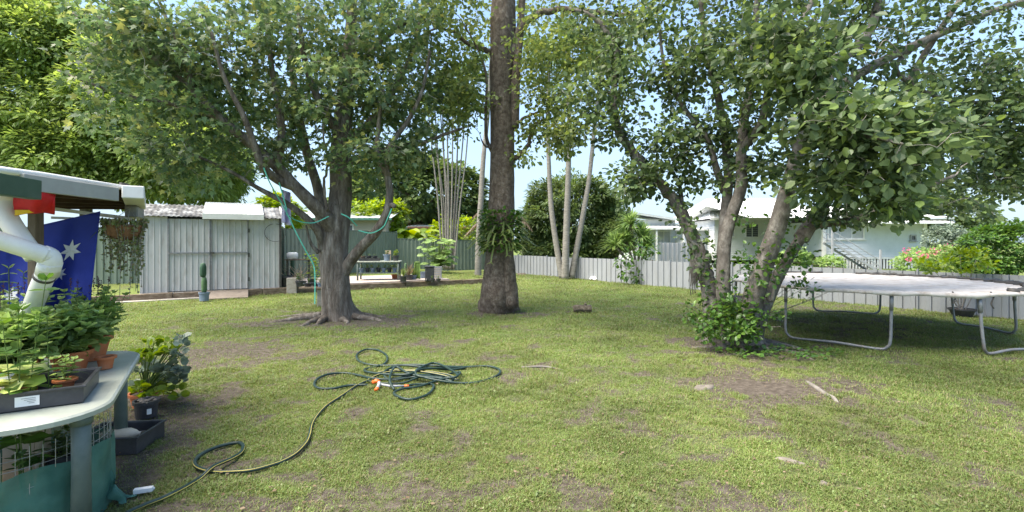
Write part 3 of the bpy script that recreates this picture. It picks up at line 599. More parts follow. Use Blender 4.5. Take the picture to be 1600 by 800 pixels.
win(h, (17.75, 36, 2.5), .95, 1.0, panes=2, louvre=True); win(h, (16.1, 36, 2.5), .7, .9, panes=1, glass='curtain'); win(h, (19.6, 36, 2.4), 1.3, 1.0, panes=2, louvre=True); win(h, (13.6, 37.5, 1.9), .8, .7, panes=1, glass='glass')
# white two storey house, small
h = thing('house', 'narrow white house with stepped eaves behind the spiky yucca', 'house', (8.5, 34, 0))
mb = MB(); weatherboards(mb, (8.4, 34), (11.4, 34), .2, 3.2); weatherboards(mb, (11.4, 34), (11.4, 42), .2, 3.2); mb.box((9.9, 38.05, 1.7), (2.9, 7.9, 3)); mb.build('wall', M['house_white'], h)
mb = MB(); corr_roof(mb, (7.2, 33.3, 3.85), (11.9, 33.3, 3.15), (7.2, 42.5, 4.3), (11.9, 42.5, 3.6)); mb.beam((7.2, 33.25, 3.8), (11.9, 33.25, 3.1), .08, .16); mb.build('roof', M['roof_grey'], h, solid=.03)
mb = MB(); corr_roof(mb, (8.2, 32.2, 2.55), (11.6, 32.2, 2.55), (8.2, 34, 2.8), (11.6, 34, 2.8)); mb.beam((8.2, 32.2, 2.53), (11.6, 32.2, 2.53), .08, .12); mb.build('awning', M['roof_white'], h, solid=.03)
mb = MB()
for x in (8.4, 9.6, 11.4): mb.box((x, 32.3, 1.25), (.1, .1, 2.6))
mb.build('porch_post', M['white_paint'], h); win(h, (10.6, 34, 2.0), .9, .8, glass='curtain')
fence('metal_fence', 'short pale ribbed fence by the narrow white house behind the yucca', (9.3, 30.5), (12.2, 30.5), .2, 1.62, M['fence_grey'], M['fence_grey'], 1.5, .3, .05, cap=False)
t = thing('water_tank', 'white domed water tank beyond the low grey fence', 'tank', (11.6, 33.0, 0))
mb = MB(); mb.lathe((12.05, 33.2, 0), [(.9, 0), (.9, 1.5), (.86, 1.75), (.6, 2.05), (.2, 2.2), (0, 2.2)], 28); mb.build('body', M['white_paint'], t, smooth=True)
mb = MB(); mb.lathe((12.05, 33.2, 2.16), [(.22, 0), (.22, .1), (0, .12)], 16); mb.build('lid', M['plastic_leg'], t)
# left neighbours
h = thing('garage', 'cream garage with a pale roof behind the fence to the right of the shed', 'garage', (-11.5, 27, 0))
mb = MB(); mb.box((-9.8, 29.2, 1.45), (5.6, 4.4, 2.9)); mb.build('wall', M['beige_wall'], h)
mb = MB(); corr_roof(mb, (-13, 26.7, 2.95), (-6.6, 26.7, 2.95), (-13, 29.2, 3.5), (-6.6, 29.2, 3.5)); corr_roof(mb, (-6.6, 31.8, 2.95), (-13, 31.8, 2.95), (-6.6, 29.2, 3.5), (-13, 29.2, 3.5)); mb.build('roof', M['roof_grey'], h, solid=.02)
mb = MB(); mb.beam((-13, 26.65, 2.9), (-6.6, 26.65, 2.9), .1, .12); mb.build('gutter', M['pot_green'], h); win(h, (-9.3, 27.0, 2.3), 1.0, .6)
h = thing('garage', 'beige garage with a brown roof edge behind the palm clump', 'garage', (-4.5, 33, 0))
mb = MB(); mb.box((-4.2, 35.5, 1.3), (5.0, 4.9, 2.6)); mb.build('wall', M['beige_wall'], h)
mb = MB(); corr_roof(mb, (-7.0, 32.6, 2.65), (-1.4, 32.6, 2.65), (-7.0, 38.2, 3.1), (-1.4, 38.2, 3.1)); mb.build('roof', M['roof_grey'], h, solid=.02)
mb = MB(); mb.beam((-7.0, 32.55, 2.62), (-1.4, 32.55, 2.62), .08, .15); mb.build('fascia', M['brown_trim'], h); win(h, (-5.6, 33.05, 2.2), 1.0, .6, glass='curtain')
# ------------------------------------------------------------------ leaves and trees
TPL = {
    'maple': (np.array([(0, 0, 0), (.3, -.02, .02), (.22, .2, 0), (.54, .5, .05), (.2, .48, 0), (0, 1, -.06), (-.2, .48, 0), (-.54, .5, .05), (-.22, .2, 0), (-.3, -.02, .02)]), [tuple(range(10))]),
    'ovate': (np.array([(0, 0, 0), (.30, .22, .05), (.34, .62, .05), (0, 1, -.05), (-.34, .62, .05), (-.30, .22, .05)]), [(0, 1, 2, 3), (0, 3, 4, 5)]),
    'lance': (np.array([(0, 0, 0), (.12, .35, .03), (.09, .75, -.06), (0, 1, -.18), (-.09, .75, -.06), (-.12, .35, .03)]), [(0, 1, 2, 3), (0, 3, 4, 5)]),
    'mango': (np.array([(0, 0, 0), (.17, .25, .03), (.16, .7, -.05), (0, 1, -.16), (-.16, .7, -.05), (-.17, .25, .03)]), [(0, 1, 2, 3), (0, 3, 4, 5)]),
    'round': (np.array([(0, 0, 0), (.42, .2, .06), (.45, .65, .08), (0, .95, .02), (-.45, .65, .08), (-.42, .2, .06)]), [(0, 1, 2, 3), (0, 3, 4, 5)]),
    'diamond': (np.array([(0, 0, 0), (.28, .5, .04), (0, 1, 0), (-.28, .5, .04)]), [(0, 1, 2, 3)]),
    'strap': (np.array([(-.03, 0, 0), (.03, 0, 0), (.04, .4, .04), (-.04, .4, .04), (.03, .75, .0), (-.03, .75, 0), (0, 1, -.08)]), [(0, 1, 2, 3), (3, 2, 4, 5), (5, 4, 6)]),
}
def leaves(mb, pos, d, up, size, tpl):
    T, Fc = TPL[tpl]; pos = np.asarray(pos, float); n = len(pos)
    if n == 0: return
    y = nrm(d); x = nrm(np.cross(y, up)); z = np.cross(x, y); size = np.broadcast_to(np.asarray(size, float), (n,))
    V = pos[:, None, :] + size[:, None, None] * (T[None, :, 0:1] * x[:, None, :] + T[None, :, 1:2] * y[:, None, :] + T[None, :, 2:3] * z[:, None, :])
    k = len(T); i = np.arange(n)[:, None] * k; by = {}
    for f in Fc: by.setdefault(len(f), []).append(f)
    for m_, fs in by.items():
        fa = np.array(fs); s0 = (i[:, :, None] + fa[None, :, :]).reshape(-1, m_); mb.g.append(s0 + mb.n)
    mb.v.append(V.reshape(-1, 3)); mb.n += n * k
class Tree:
    def __init__(s, seed): s.r = np.random.default_rng(seed); s.w = MB(); s.tw = MB(); s.lf = MB(); s.np = []; s.nr = []; s.cl = []; s.cd = []
    def limb(s, pts, r0, r1, sides=12, amp=.08, flare=None, n=7, pw=.8, wig=.0):
        q = spline(pts, n); m = len(q); f = np.linspace(0, 1, m)
        if wig: q = q + (s.r.random((m, 3)) - .5) * wig * np.sin(f * math.pi)[:, None]
        rad = r0 + (r1 - r0) * f ** pw
        s.w.tube(q, rad, sides, amp, int(s.r.integers(1000)), flare); s.np += list(q); s.nr += list(rad); return q
    def fill(s, blobs, dens=1.0, skip_r=.2, minz=1.9):
        """cluster centres inside lumpy ellipsoids (px, py, Y, rx_px, ry_px, rY, n)"""
        out = []
        for (px, py, Yd, rx, ry, rY, n) in blobs:
            c = P(px, py, Yd); R = np.array((rx / F * Yd, rY, ry / F * Yd)); n = int(n * dens)
            v = s.r.normal(size=(n, 3)); v = nrm(v) * (s.r.random((n, 1)) ** .42); q = c + v * R; out.append(q)
        q = np.concatenate(out); q = q[q[:, 2] > minz]; s.cl = q; return q
    def grow(s, rmax=.03, kk=.011, seg=6, jit=.12, rise=.25):
        nodes = np.array(s.np); rad = np.array(s.nr); C_ = s.cl
        d0 = np.array([np.min(np.linalg.norm(nodes - c, axis=1)) for c in C_]); order = np.argsort(d0)
        dirs = np.zeros_like(C_); nl = [nodes]; rl = [rad]
        for i in order:
            c = C_[i]; d = np.linalg.norm(nodes - c, axis=1) + .25 * np.maximum(nodes[:, 2] - c[2] + .1, 0); j = int(np.argmin(d)); a = nodes[j]; Ln = np.linalg.norm(c - a)
            mid = (a + c) / 2 + np.array((0, 0, rise * Ln * .5)) + (s.r.random(3) - .5) * Ln * .35
            t = np.linspace(0, 1, seg)[:, None]; q = (1 - t) ** 2 * a + 2 * t * (1 - t) * mid + t * t * c
            q[1:-1] += (s.r.random((seg - 2, 3)) - .5) * jit * min(Ln, 1)
            r0 = min(rad[j] * .65, rmax, .005 + kk * Ln); rr = np.linspace(r0, .004, seg)
            s.tw.tube(q, rr, 5, cap=False); dirs[i] = nrm(q[-1] - q[-2])
            nodes = np.concatenate([nodes, q[1:]]); rad = np.concatenate([rad, rr[1:]])
        s.cd = dirs; s.allnodes = nodes
    def leaf(s, n, spread, size, tpl, droop=.2, up=1.0, flat=.7, out=.5, sj=.35, tufts=0):
        C_ = s.cl; m = len(C_); k = max(1, n); idx = np.repeat(np.arange(m), k)
        v = nrm(s.r.normal(size=(m * k, 3))) * (s.r.random((m * k, 1)) ** .6) * spread; v[:, 2] *= flat
        cs = (.65 + .7 * s.r.random(m)); v *= cs[idx][:, None]
        pos = C_[idx] + v
        d = nrm(v) * out + nrm(s.r.normal(size=pos.shape)) * .6 + np.array((0, 0, -droop)) + s.cd[idx] * .3
        u = nrm(s.r.normal(size=pos.shape)) * .95 + np.array((0, 0, up))
        keep = s.r.random(m * k) < (.45 + .55 * s.r.random(m))[idx]
        sz = size * (1 - sj + 2 * sj * s.r.random(m * k)); leaves(s.lf, pos[keep], d[keep], u[keep], sz[keep], tpl)
    def build(s, name, label, cat, base, wood, leafm, group=None, crown='crown', twig=None):
        t = thing(name, label, cat, base, 0, group)
        s.w.build('trunk', M[wood], t, smooth=True)
        if s.tw.n: s.tw.build('branches', M[twig or wood], t, smooth=True)
        if s.lf.n: s.lf.build(crown, M[leafm], t)
        return t
def px_pts(*a): return [P(*q) for q in a]

# ---- tree A: the broad lobed leaf tree on the left
T = Tree(11); b = G(530, 497)
b[2] = -.05
trunkA = [b, P(526, 470, 10.4), P(525, 440, 10.4), P(524, 400, 10.4), P(528, 350, 10.4), P(533, 300, 10.45), P(532, 250, 10.5), P(536, 190, 10.6), P(542, 120, 10.7), P(548, 50, 10.8), P(552, -40, 10.9), P(556, -130, 11)]
q = spline(trunkA, 6); h = q[:, 2]; rad = np.interp(h, [0, .35, 1.2, 1.9, 2.6, 3.6, 5, 6.6, 8.5], [.37, .31, .27, .255, .235, .21, .17, .12, .05])
T.w.tube(q, rad, 40, .07, 5, (.75, .13, 5, .6)); T.np += list(q[8:]); T.nr += list(rad[8:])
T.limb(px_pts((516, 460, 10.6), (510, 410, 10.75), (503, 355, 10.85), (498, 300, 11), (480, 240, 11.2), (465, 170, 11.4), (455, 90, 11.6), (450, 0, 11.8), (448, -70, 12)), .17, .045, 16)
T.limb(px_pts((530, 390, 10.42), (522, 362, 10.3), (508, 338, 10.1), (490, 320, 9.9), (462, 292, 9.7), (430, 258, 9.5), (392, 225, 9.3), (345, 185, 9.1), (300, 140, 9), (245, 95, 8.9), (180, 55, 8.8), (110, 20, 8.7)), .19, .03, 18)
T.limb(px_pts((520, 412, 10.45), (506, 388, 10.35), (497, 362, 10.15), (475, 338, 9.9), (448, 318, 9.7), (420, 303, 9.6), (400, 292, 9.5), (360, 268, 9.3), (300, 240, 9.1)), .11, .025, 14)
T.limb(px_pts((462, 292, 9.7), (436, 282, 9.5), (412, 262, 9.2), (398, 228, 9), (380, 180, 8.8), (350, 120, 8.6), (330, 50, 8.5)), .11, .025, 12)
T.limb(px_pts((430, 258, 9.5), (440, 220, 9.6), (436, 170, 9.7), (425, 110, 9.7), (418, 40, 9.8), (405, -40, 9.9)), .1, .03, 12)
T.limb(px_pts((345, 185, 9.1), (310, 175, 9), (260, 160, 8.8), (200, 150, 8.6), (140, 130, 8.5), (90, 110, 8.4)), .06, .015, 8)
T.limb(px_pts((300, 140, 9), (290, 90, 9), (265, 40, 9), (240, -20, 9)), .06, .02, 8)
T.limb(px_pts((530, 440, 10.4), (545, 412, 10.3), (563, 388, 10.15), (585, 365, 10), (603, 335, 9.9), (609, 300, 9.9), (604, 262, 9.9), (612, 225, 9.9), (640, 185, 10), (660, 140, 10.1), (672, 80, 10.2)), .14, .028, 16)
T.limb(px_pts((606, 275, 9.9), (590, 240, 9.8), (592, 190, 9.8), (600, 140, 9.7)), .08, .02, 10)
T.limb(px_pts((540, 255, 10.5), (570, 245, 10.4), (610, 232, 10.4), (650, 226, 10.5), (690, 212, 10.7), (728, 198, 10.9)), .11, .02, 12, wig=.04)
T.limb(px_pts((540, 230, 10.5), (575, 195, 10.5), (610, 150, 10.6), (640, 90, 10.8), (660, 20, 11)), .12, .03, 12)
T.limb(px_pts((534, 215, 10.5), (505, 170, 10.2), (480, 110, 10), (470, 50, 9.9), (462, -30, 9.8)), .1, .03, 12)
T.limb(px_pts((541, 120, 10.7), (590, 70, 10.8), (640, 30, 11), (690, -10, 11.2)), .08, .02, 10)
T.limb(px_pts((512, 330, 10.0), (506, 290, 9.9), (512, 250, 9.8), (505, 200, 9.7), (520, 150, 9.6)), .035, .012, 8, wig=.05)
T.limb(px_pts((498, 395, 10.3), (486, 380, 10.2), (478, 352, 10.1)), .05, .02, 8)
T.w.tube(spline([P(609, 322, 9.9), P(613, 320, 9.8), P(616, 322, 9.7)], 4), .05, 10)
# surface roots
for a, ln, r0 in ((3.4, 1.3, .09), (2.9, 1.5, .07), (4.4, .8, .08), (5.2, .6, .08), (5.9, 1.2, .08), (.2, .9, .08), (4.2, 1.1, .07)):
    f = np.linspace(0, 1, 7); w = .25 * np.sin(f * 5 + a)
    q = np.array([(b[0] + math.cos(a + w[i] * .5) * (.3 + f[i] * ln), b[1] + math.sin(a + w[i] * .5) * (.3 + f[i] * ln), .09 * (1 - f[i]) ** 1.5 - .02 - .03 * f[i]) for i in range(7)])
    T.w.tube(q, np.linspace(r0, .02, 7), 8, .15, 3)
T.fill([(190, 45, 8.9, 75, 55, 1.3, 62), (150, 100, 8.7, 30, 40, .8, 10), (250, 60, 9, 110, 70, 1.5, 130), (250, 150, 9, 100, 55, 1.3, 80), (330, 120, 9.4, 100, 90, 1.7, 120), (310, 230, 9.4, 85, 38, 1.2, 64), (210, 215, 9, 40, 36, .9, 12), (290, 275, 9.2, 48, 22, .8, 26),
        (430, 90, 10.2, 110, 100, 2.2, 190), (420, 190, 10, 90, 60, 1.6, 90), (540, 60, 10.5, 120, 80, 2.4, 200), (540, 160, 10.2, 90, 60, 2, 130), (640, 60, 10.8, 80, 70, 1.8, 90), (630, 150, 10.6, 75, 60, 1.6, 95),
        (660, 215, 10.6, 40, 30, 1.0, 26), (620, 238, 10.2, 60, 26, 1.2, 44), (560, 245, 10, 50, 30, 1.2, 32), (605, 285, 10.4, 45, 22, .8, 16), (390, 250, 9.6, 34, 16, .8, 10), (450, 240, 9.8, 40, 30, 1, 18),
        (400, -60, 10.3, 200, 70, 2.6, 170), (590, -80, 11, 160, 90, 2.6, 150), (480, -170, 11, 160, 60, 2.2, 60), (500, 60, 12.4, 190, 110, 1.4, 40)], .62)
T.grow(kk=.015, rmax=.035); T.leaf(34, .36, .118, 'maple', droop=.35, up=1.3)
treeA = T.build('shade_tree', 'broad spreading tree with small lobed leaves and a turquoise strap, left of the middle', 'tree', b, 'bark_grey', 'leaf_maple', twig='twig_pale')

# ---- tree B: the tall straight trunk in the middle
T = Tree(12); b = G(777, 484); b[2] = -.05
tb = [b, P(777, 462, 11.5), P(778, 440, 11.5), P(780, 400, 11.5), P(783, 340, 11.5), P(785, 280, 11.5), P(785, 200, 11.55), P(783, 120, 11.6), P(785, 60, 11.65), P(787, 0, 11.7), P(790, -80, 11.8), P(792, -170, 11.9), P(793, -260, 12)]
q = spline(tb, 6); rad = np.interp(q[:, 2], [0, .3, .8, 1.8, 3, 4.5, 6, 6.8, 7.4, 9, 11.5], [.46, .40, .36, .32, .285, .275, .28, .32, .30, .2, .07])
T.w.tube(q, rad, 40, .06, 9, (.28, .3, 3, 2.0)); T.np += list(q[30:]); T.nr += list(rad[30:])
T.w.tube(spline([P(797, 480, 11.35), P(794, 440, 11.32), P(792, 400, 11.32), P(789, 350, 11.36), P(788, 310, 11.42)], 5), [.2] * 5 + [.17] * 5 + [.15] * 5 + [.12] * 5 + [.08], 16, .12, 3)
T.limb(px_pts((800, 90, 11.6), (806, 60, 11.6), (818, 40, 11.5), (840, 22, 11.4), (880, 14, 11.2), (930, 18, 11), (980, 22, 10.9), (1020, 10, 10.8)), .13, .03, 12, wig=.05)
T.limb(px_pts((803, 200, 11.5), (806, 120, 11.5), (812, 60, 11.6), (816, 0, 11.7), (824, -90, 11.8), (840, -200, 12)), .12, .06, 14)
T.limb(px_pts((800, 250, 11.5), (812, 242, 11.4), (824, 228, 11.3), (832, 205, 11.2), (842, 190, 11.1), (870, 182, 11), (890, 170, 10.9)), .07, .02, 10, wig=.05)
T.limb(px_pts((800, 200, 11.5), (815, 188, 11.3), (835, 178, 11.2), (862, 172, 11), (885, 160, 10.8)), .05, .015, 8, wig=.06)
T.limb(px_pts((772, 84, 11.6), (758, 78, 11.5), (735, 70, 11.3), (712, 52, 11.1), (690, 44, 10.9), (665, 50, 10.8)), .08, .02, 10, wig=.06)
T.limb(px_pts((770, 240, 11.5), (760, 215, 11.4), (759, 170, 11.3), (760, 120, 11.3), (748, 80, 11.3), (720, 30, 11.2)), .05, .015, 9)
T.limb(px_pts((770, 232, 11.45), (758, 228, 11.3), (752, 218, 11.2)), .03, .015, 6)
for ang, up in ((.3, 0), (1.3, .3), (2.4, .1), (3.4, .2), (4.3, 0), (5.4, .3)):
    p0 = P(790, -60 - 40 * up, 11.8); e = p0 + np.array((math.cos(ang) * 3.2, math.sin(ang) * 2.6, 1.4 + up * 2)); T.limb([p0, p0 * .6 + e * .4 + np.array((0, 0, .5)), e], .11, .03, 8)
T.fill([(705, 90, 11.2, 60, 60, 1.1, 34), (700, 30, 11.2, 60, 40, 1.3, 34), (725, 170, 11.3, 45, 55, 1, 34), (700, 170, 11.4, 60, 50, 1, 18), (835, 110, 11, 34, 60, .9, 22), (850, 60, 11, 60, 40, 1.2, 40), (900, 90, 11, 60, 45, 1.2, 42), (960, 50, 11, 70, 50, 1.3, 42), (845, 195, 11, 36, 26, .7, 22), (825, 245, 11.1, 18, 18, .5, 5),
        (885, 215, 9.6, 22, 32, .4, 26), (870, 150, 10.6, 45, 40, .8, 26), (740, 120, 11.5, 30, 70, .8, 12), (790, -60, 11.8, 230, 60, 3, 90), (790, -180, 12, 190, 80, 3, 120), (760, 10, 13.2, 130, 50, 1, 22)], .95)
T.grow(); T.leaf(42, .34, .092, 'ovate', droop=.25)
treeB = T.build('shade_tree', 'tall straight brown trunked tree with a fern growing round its trunk', 'tree', b, 'bark_brown', 'leaf_high')

# ---- tree C: the many stemmed tree on the right
T = Tree(13); b = G(1148, 536); b[2] = -.04
T.w.tube(spline([b, b + np.array((-.02, 0, .25)), b + np.array((0, .02, .55)), b + np.array((.0, .02, .8))], 5), [.42] * 5 + [.38] * 5 + [.3] * 5 + [.2], 36, .12, 4, (.5, .18, 5, 1.2))
T.limb([G(1112, 534, -.05)] + px_pts((1114, 500, 7.85), (1110, 470, 7.85), (1104, 435, 7.88), (1090, 395, 7.9), (1072, 350, 8), (1052, 312, 8.1), (1025, 278, 8.2), (990, 240, 8.3), (966, 200, 8.4), (958, 150, 8.5), (966, 100, 8.6), (955, 60, 8.7), (925, 25, 8.8), (890, 14, 8.9)), .155, .03, 20, .14, wig=.05)
T.limb(px_pts((1065, 330, 8.1), (1062, 290, 8.2), (1048, 262, 8.3)), .05, .02, 8)
T.limb([b + np.array((0, 0, .1))] + px_pts((1132, 470, 7.6), (1130, 420, 7.6), (1133, 370, 7.6), (1145, 330, 7.6), (1158, 290, 7.6), (1158, 240, 7.6), (1162, 190, 7.6), (1172, 140, 7.6), (1176, 90, 7.6), (1180, 40, 7.6), (1188, -40, 7.6), (1200, -120, 7.6)), .13, .035, 18, .07)
T.limb(px_pts((1130, 400, 7.8), (1132, 340, 7.9), (1138, 280, 8), (1134, 220, 8.1), (1124, 160, 8.2), (1112, 110, 8.3), (1100, 50, 8.4), (1092, -40, 8.5)), .10, .035, 14, .12)
T.limb(px_pts((1132, 300, 8), (1118, 260, 8), (1105, 215, 8.1), (1070, 170, 8.1), (1040, 110, 8.2), (1030, 40, 8.2)), .07, .02, 10)
T.limb([G(1170, 540, -.05)] + px_pts((1172, 510, 7.5), (1174, 480, 7.4), (1183, 445, 7.3), (1196, 405, 7.2), (1212, 360, 7.1), (1226, 310, 7), (1240, 262, 7), (1258, 210, 6.9), (1282, 150, 6.9), (1306, 100, 6.9), (1345, 68, 7), (1366, 30, 7.1), (1375, -30, 7.2)), .19, .045, 20, .08)
T.limb([G(1180, 532, -.05)] + px_pts((1184, 505, 7.65), (1198, 470, 7.6), (1222, 420, 7.6), (1252, 372, 7.6), (1275, 352, 7.5), (1310, 348, 7.4), (1350, 340, 7.2), (1390, 318, 7), (1440, 296, 6.9), (1490, 275, 6.9)), .13, .025, 18, .08)
T.limb(px_pts((1252, 372, 7.6), (1275, 335, 7.7), (1300, 300, 7.8), (1330, 260, 7.9), (1370, 215, 8), (1400, 180, 8.1), (1425, 120, 8.2), (1460, 60, 8.3), (1500, 0, 8.4)), .12, .04, 14)
T.limb(px_pts((1240, 262, 7), (1262, 200, 7.2), (1310, 140, 7.5), (1370, 100, 7.8), (1430, 70, 8), (1490, 44, 8.3), (1550, 18, 8.5), (1620, -6, 8.8)), .1, .04, 14)
T.limb(px_pts((1430, 70, 8), (1400, 110, 8), (1460, 150, 8.2), (1530, 160, 8.4), (1600, 150, 8.6)), .05, .02, 8)
T.limb(px_pts((1400, 180, 8.1), (1460, 200, 8.3), (1520, 210, 8.5), (1590, 220, 8.6)), .05, .02, 8)
T.limb(px_pts((1162, 230, 7.6), (1190, 190, 7.2), (1200, 140, 6.9), (1215, 80, 6.7), (1260, 20, 6.6), (1290, -50, 6.5)), .07, .03, 10)
T.limb(px_pts((1255, 215, 6.9), (1290, 215, 6.2), (1330, 210, 5.6), (1370, 215, 5.2), (1410, 225, 4.9)), .06, .015, 8)
T.limb(px_pts((1190, 440, 7.3), (1205, 470, 7.2), (1212, 430, 7.1)), .04, .02, 6)
# aerial roots hanging under the left stem
for k in range(14):
    x = 1078 + k * .9; y0 = 360 + (k % 4) * 12
    T.w.tube(spline([P(x, y0, 7.95), P(x + 1, 410, 7.9), P(x - 2 + (k % 3) * 2, 440 + (k * 7) % 22, 7.88)], 4), np.linspace(.018, .006, 9), 5)
for k in range(10):
    x = 1210 + rng.random() * 130; y = 10 + rng.random() * 60
    T.tw.tube(spline([P(x, y, 7), P(x + 25, y + 20 + rng.random() * 15, 6.9), P(x + 45, y + 5, 6.8), P(x + 60 + 20 * rng.random(), y + 40, 6.9)], 5), np.linspace(.012, .005, 16), 5, cap=False)
# surface roots
for a, ln, r0 in ((4.9, .9, .09), (5.6, 1.3, .07), (.1, .8, .07), (3.6, .8, .07), (4.3, 1.0, .08), (5.2, 1.6, .05)):
    f = np.linspace(0, 1, 7)
    q = np.array([(b[0] + math.cos(a + .2 * math.sin(f[i] * 5)) * (.25 + f[i] * ln), b[1] + math.sin(a + .2 * math.sin(f[i] * 5)) * (.25 + f[i] * ln), .08 * (1 - f[i]) ** 1.5 - .02 - .03 * f[i]) for i in range(7)])
    T.w.tube(q, np.linspace(r0, .02, 7), 8, .15, 3)
big = [(1400, 230, 5.4, 88, 66, .6, 34), (1340, 180, 5.6, 70, 44, .6, 22), (1440, 190, 5.4, 50, 36, .5, 14), (1290, 200, 5.6, 70, 60, .7, 44), (1240, 120, 6, 60, 50, .7, 40), (1200, 70, 6.4, 60, 50, .8, 38), (1260, 60, 6.3, 70, 50, .8, 30), (1340, 280, 5.6, 80, 30, .6, 34), (1410, 310, 5.4, 40, 22, .4, 14), (1270, 275, 6.2, 50, 28, .6, 18)]
T.fill(big, 1.0); T.grow(rmax=.02, kk=.006); T.leaf(30, .26, .095, 'ovate', droop=.22, out=.9, flat=.8, sj=.5)
keepn = len(T.cl)
T.fill([(1170, 150, 7.4, 70, 60, 1, 56), (1110, 90, 8, 80, 60, 1.3, 72), (1050, 130, 8.2, 55, 60, 1, 44), (1080, 210, 8.1, 45, 40, .8, 26), (1170, 270, 7.8, 50, 40, .8, 34), (1150, 210, 7.8, 55, 40, .8, 30), (960, 110, 8.5, 60, 55, 1, 46), (950, 185, 8.4, 50, 48, .8, 44), (1005, 275, 8.1, 42, 26, .6, 38), (1035, 235, 8.2, 50, 34, .7, 36), (985, 295, 8.0, 26, 24, .4, 14), (905, 150, 8.6, 30, 30, .5, 12), (1000, 40, 8.6, 70, 45, 1.1, 40), (920, 40, 9, 50, 40, .8, 22),
        (1085, 285, 8, 40, 20, .5, 14), (1130, 20, 8, 100, 50, 1.5, 50), (1240, 10, 7.6, 100, 50, 1.5, 50), (1340, 60, 7.8, 80, 60, 1.3, 58), (1370, 140, 7.8, 90, 50, 1, 52), (1300, 260, 7.6, 90, 50, .9, 46), (1260, 180, 7.6, 60, 50, .9, 30), (1330, 330, 7.2, 70, 20, .7, 30), (1410, 300, 7.2, 60, 26, .7, 24), (1475, 312, 7.4, 50, 16, .6, 12), (1465, 220, 8, 60, 60, 1.1, 80), (1540, 210, 8.5, 70, 60, 1.2, 150), (1540, 130, 8.6, 80, 45, 1.1, 85), (1590, 240, 8.6, 50, 50, 1, 90), (1550, 285, 8.3, 60, 24, .8, 50), (1470, 110, 8.2, 60, 45, 1, 34), (1560, 40, 8.8, 60, 36, 1, 22), (1450, 30, 8.2, 80, 40, 1, 32), (1640, 180, 8.8, 60, 120, 1.3, 60), (1520, 330, 7.6, 40, 10, .4, 5),
        (1100, -80, 8, 180, 60, 2, 90), (1300, -90, 7.8, 180, 70, 2, 110), (1500, -80, 8.4, 150, 60, 2, 80), (1250, -190, 7.8, 220, 70, 2, 70)], .9)
T.grow(); 
q = spline(px_pts((1105, 430, 7.8), (1090, 395, 7.8), (1072, 350, 7.9), (1052, 312, 8.0), (1025, 278, 8.1), (990, 240, 8.2), (966, 200, 8.3), (958, 150, 8.4), (966, 100, 8.5), (955, 60, 8.6)), 9)
T.cl = np.concatenate([T.cl, q[::3]]); T.cd = np.concatenate([T.cd, np.zeros((len(T.cl) - len(T.cd), 3))]); T.leaf(28, .27, .088, 'ovate', droop=.2, out=.7)
treeC = T.build('shade_tree', 'many stemmed tree with large glossy leaves and hanging roots, beside the trampoline', 'tree', b, 'bark_fig', 'leaf_fig', twig='twig')

# ---- rounded leafy masses: mango trees, bushes
def mango(name, label, cat, base, blobs, leafm, size, dens, trunk_r, seed, tpl='lance', spr=.3, nl=34, wood='bark_grey', group=None):
    T = Tree(seed); base = np.array(base, float); allq = []; T.r = np.random.default_rng(seed)
    top = np.mean([np.array(bb[0]) for bb in blobs], axis=0)
    T.limb([base - np.array((0, 0, .1)), base * .7 + top * .3, top], trunk_r, trunk_r * .35, 12, .1)
    for (c, R) in blobs:
        c = np.array(c, float); R = np.array(R, float); T.limb([top * .5 + base * .5, (top + c) / 2, c], trunk_r * .45, .04, 8)
        area = 4 * math.pi * ((R[0] * R[1]) ** 1.6 / 3 + (R[0] * R[2]) ** 1.6 / 3 + (R[1] * R[2]) ** 1.6 / 3) ** (1 / 1.6); n = int(area * dens)
        v = nrm(T.r.normal(size=(n, 3))); v = v[v[:, 2] > -.75]
        lump = 1 + .22 * (vnoise(v[:, 0] * 3 + 5 + seed, v[:, 2] * 3 + v[:, 1] * 2 + 9, seed) - .5) * 2
        rr = lump * (1 - .22 * T.r.random(len(v)) ** 2); p = c + v * R * rr[:, None]
        inside = np.zeros(len(p), bool)
        for (c2, R2) in blobs:
            if c2 is not blobs[0][0] or True:
                dd = np.linalg.norm((p - np.array(c2)) / np.array(R2), axis=1); inside |= (dd < .72)
        p, v = p[~inside], v[~inside]; allq.append((p, v))
    p = np.concatenate([a for a, _ in allq]); v = np.concatenate([a for _, a in allq]); k = p[:, 2] > base[2] + .05; p, v = p[k], v[k]
    idx = np.repeat(np.arange(len(p)), nl); rv = nrm(T.r.normal(size=(len(idx), 3)))
    off = rv * spr * T.r.random((len(idx), 1)) ** .5; pos = p[idx] + off * np.array((1, 1, .6))
    d = v[idx] * .55 + rv * .75 + np.array((0, 0, -.38)); up = v[idx] * .5 + np.array((0, 0, 1)) + nrm(T.r.normal(size=pos.shape)) * .45
    leaves(T.lf, pos, d, up, size * (.7 + .6 * T.r.random(len(idx))), tpl)
    return T.build(name, label, cat, base, wood, leafm, group)
Xc = lambda px, Yd: (px - 800) / F * Yd
Zc = lambda py, Yd: CH - (py - HY) / F * Yd
mango('mango_tree', 'big bright green mango tree rising behind the shed at the left edge', 'tree', (-17.5, 20, .2),
      [((Xc(50, 19), 19.5, Zc(190, 19)), (4.6, 3.6, 3.4)), ((Xc(180, 18.5), 19, Zc(190, 18.5)), (3.0, 2.6, 3.0)), ((Xc(230, 18), 18.8, Zc(250, 18)), (3.0, 2.2, 2.0)), ((Xc(-60, 19), 19, Zc(130, 19)), (4, 3.5, 4.2)), ((Xc(80, 19), 19, Zc(90, 19)), (2.6, 2.6, 2.0)), ((Xc(300, 19), 19.6, Zc(265, 19)), (1.7, 1.5, 1.4)), ((Xc(60, 17), 17.4, Zc(250, 17)), (2.6, 1.6, 1.6))], 'leaf_mango', .2, 13.0, .35, 31, nl=34, spr=.36, tpl='mango')
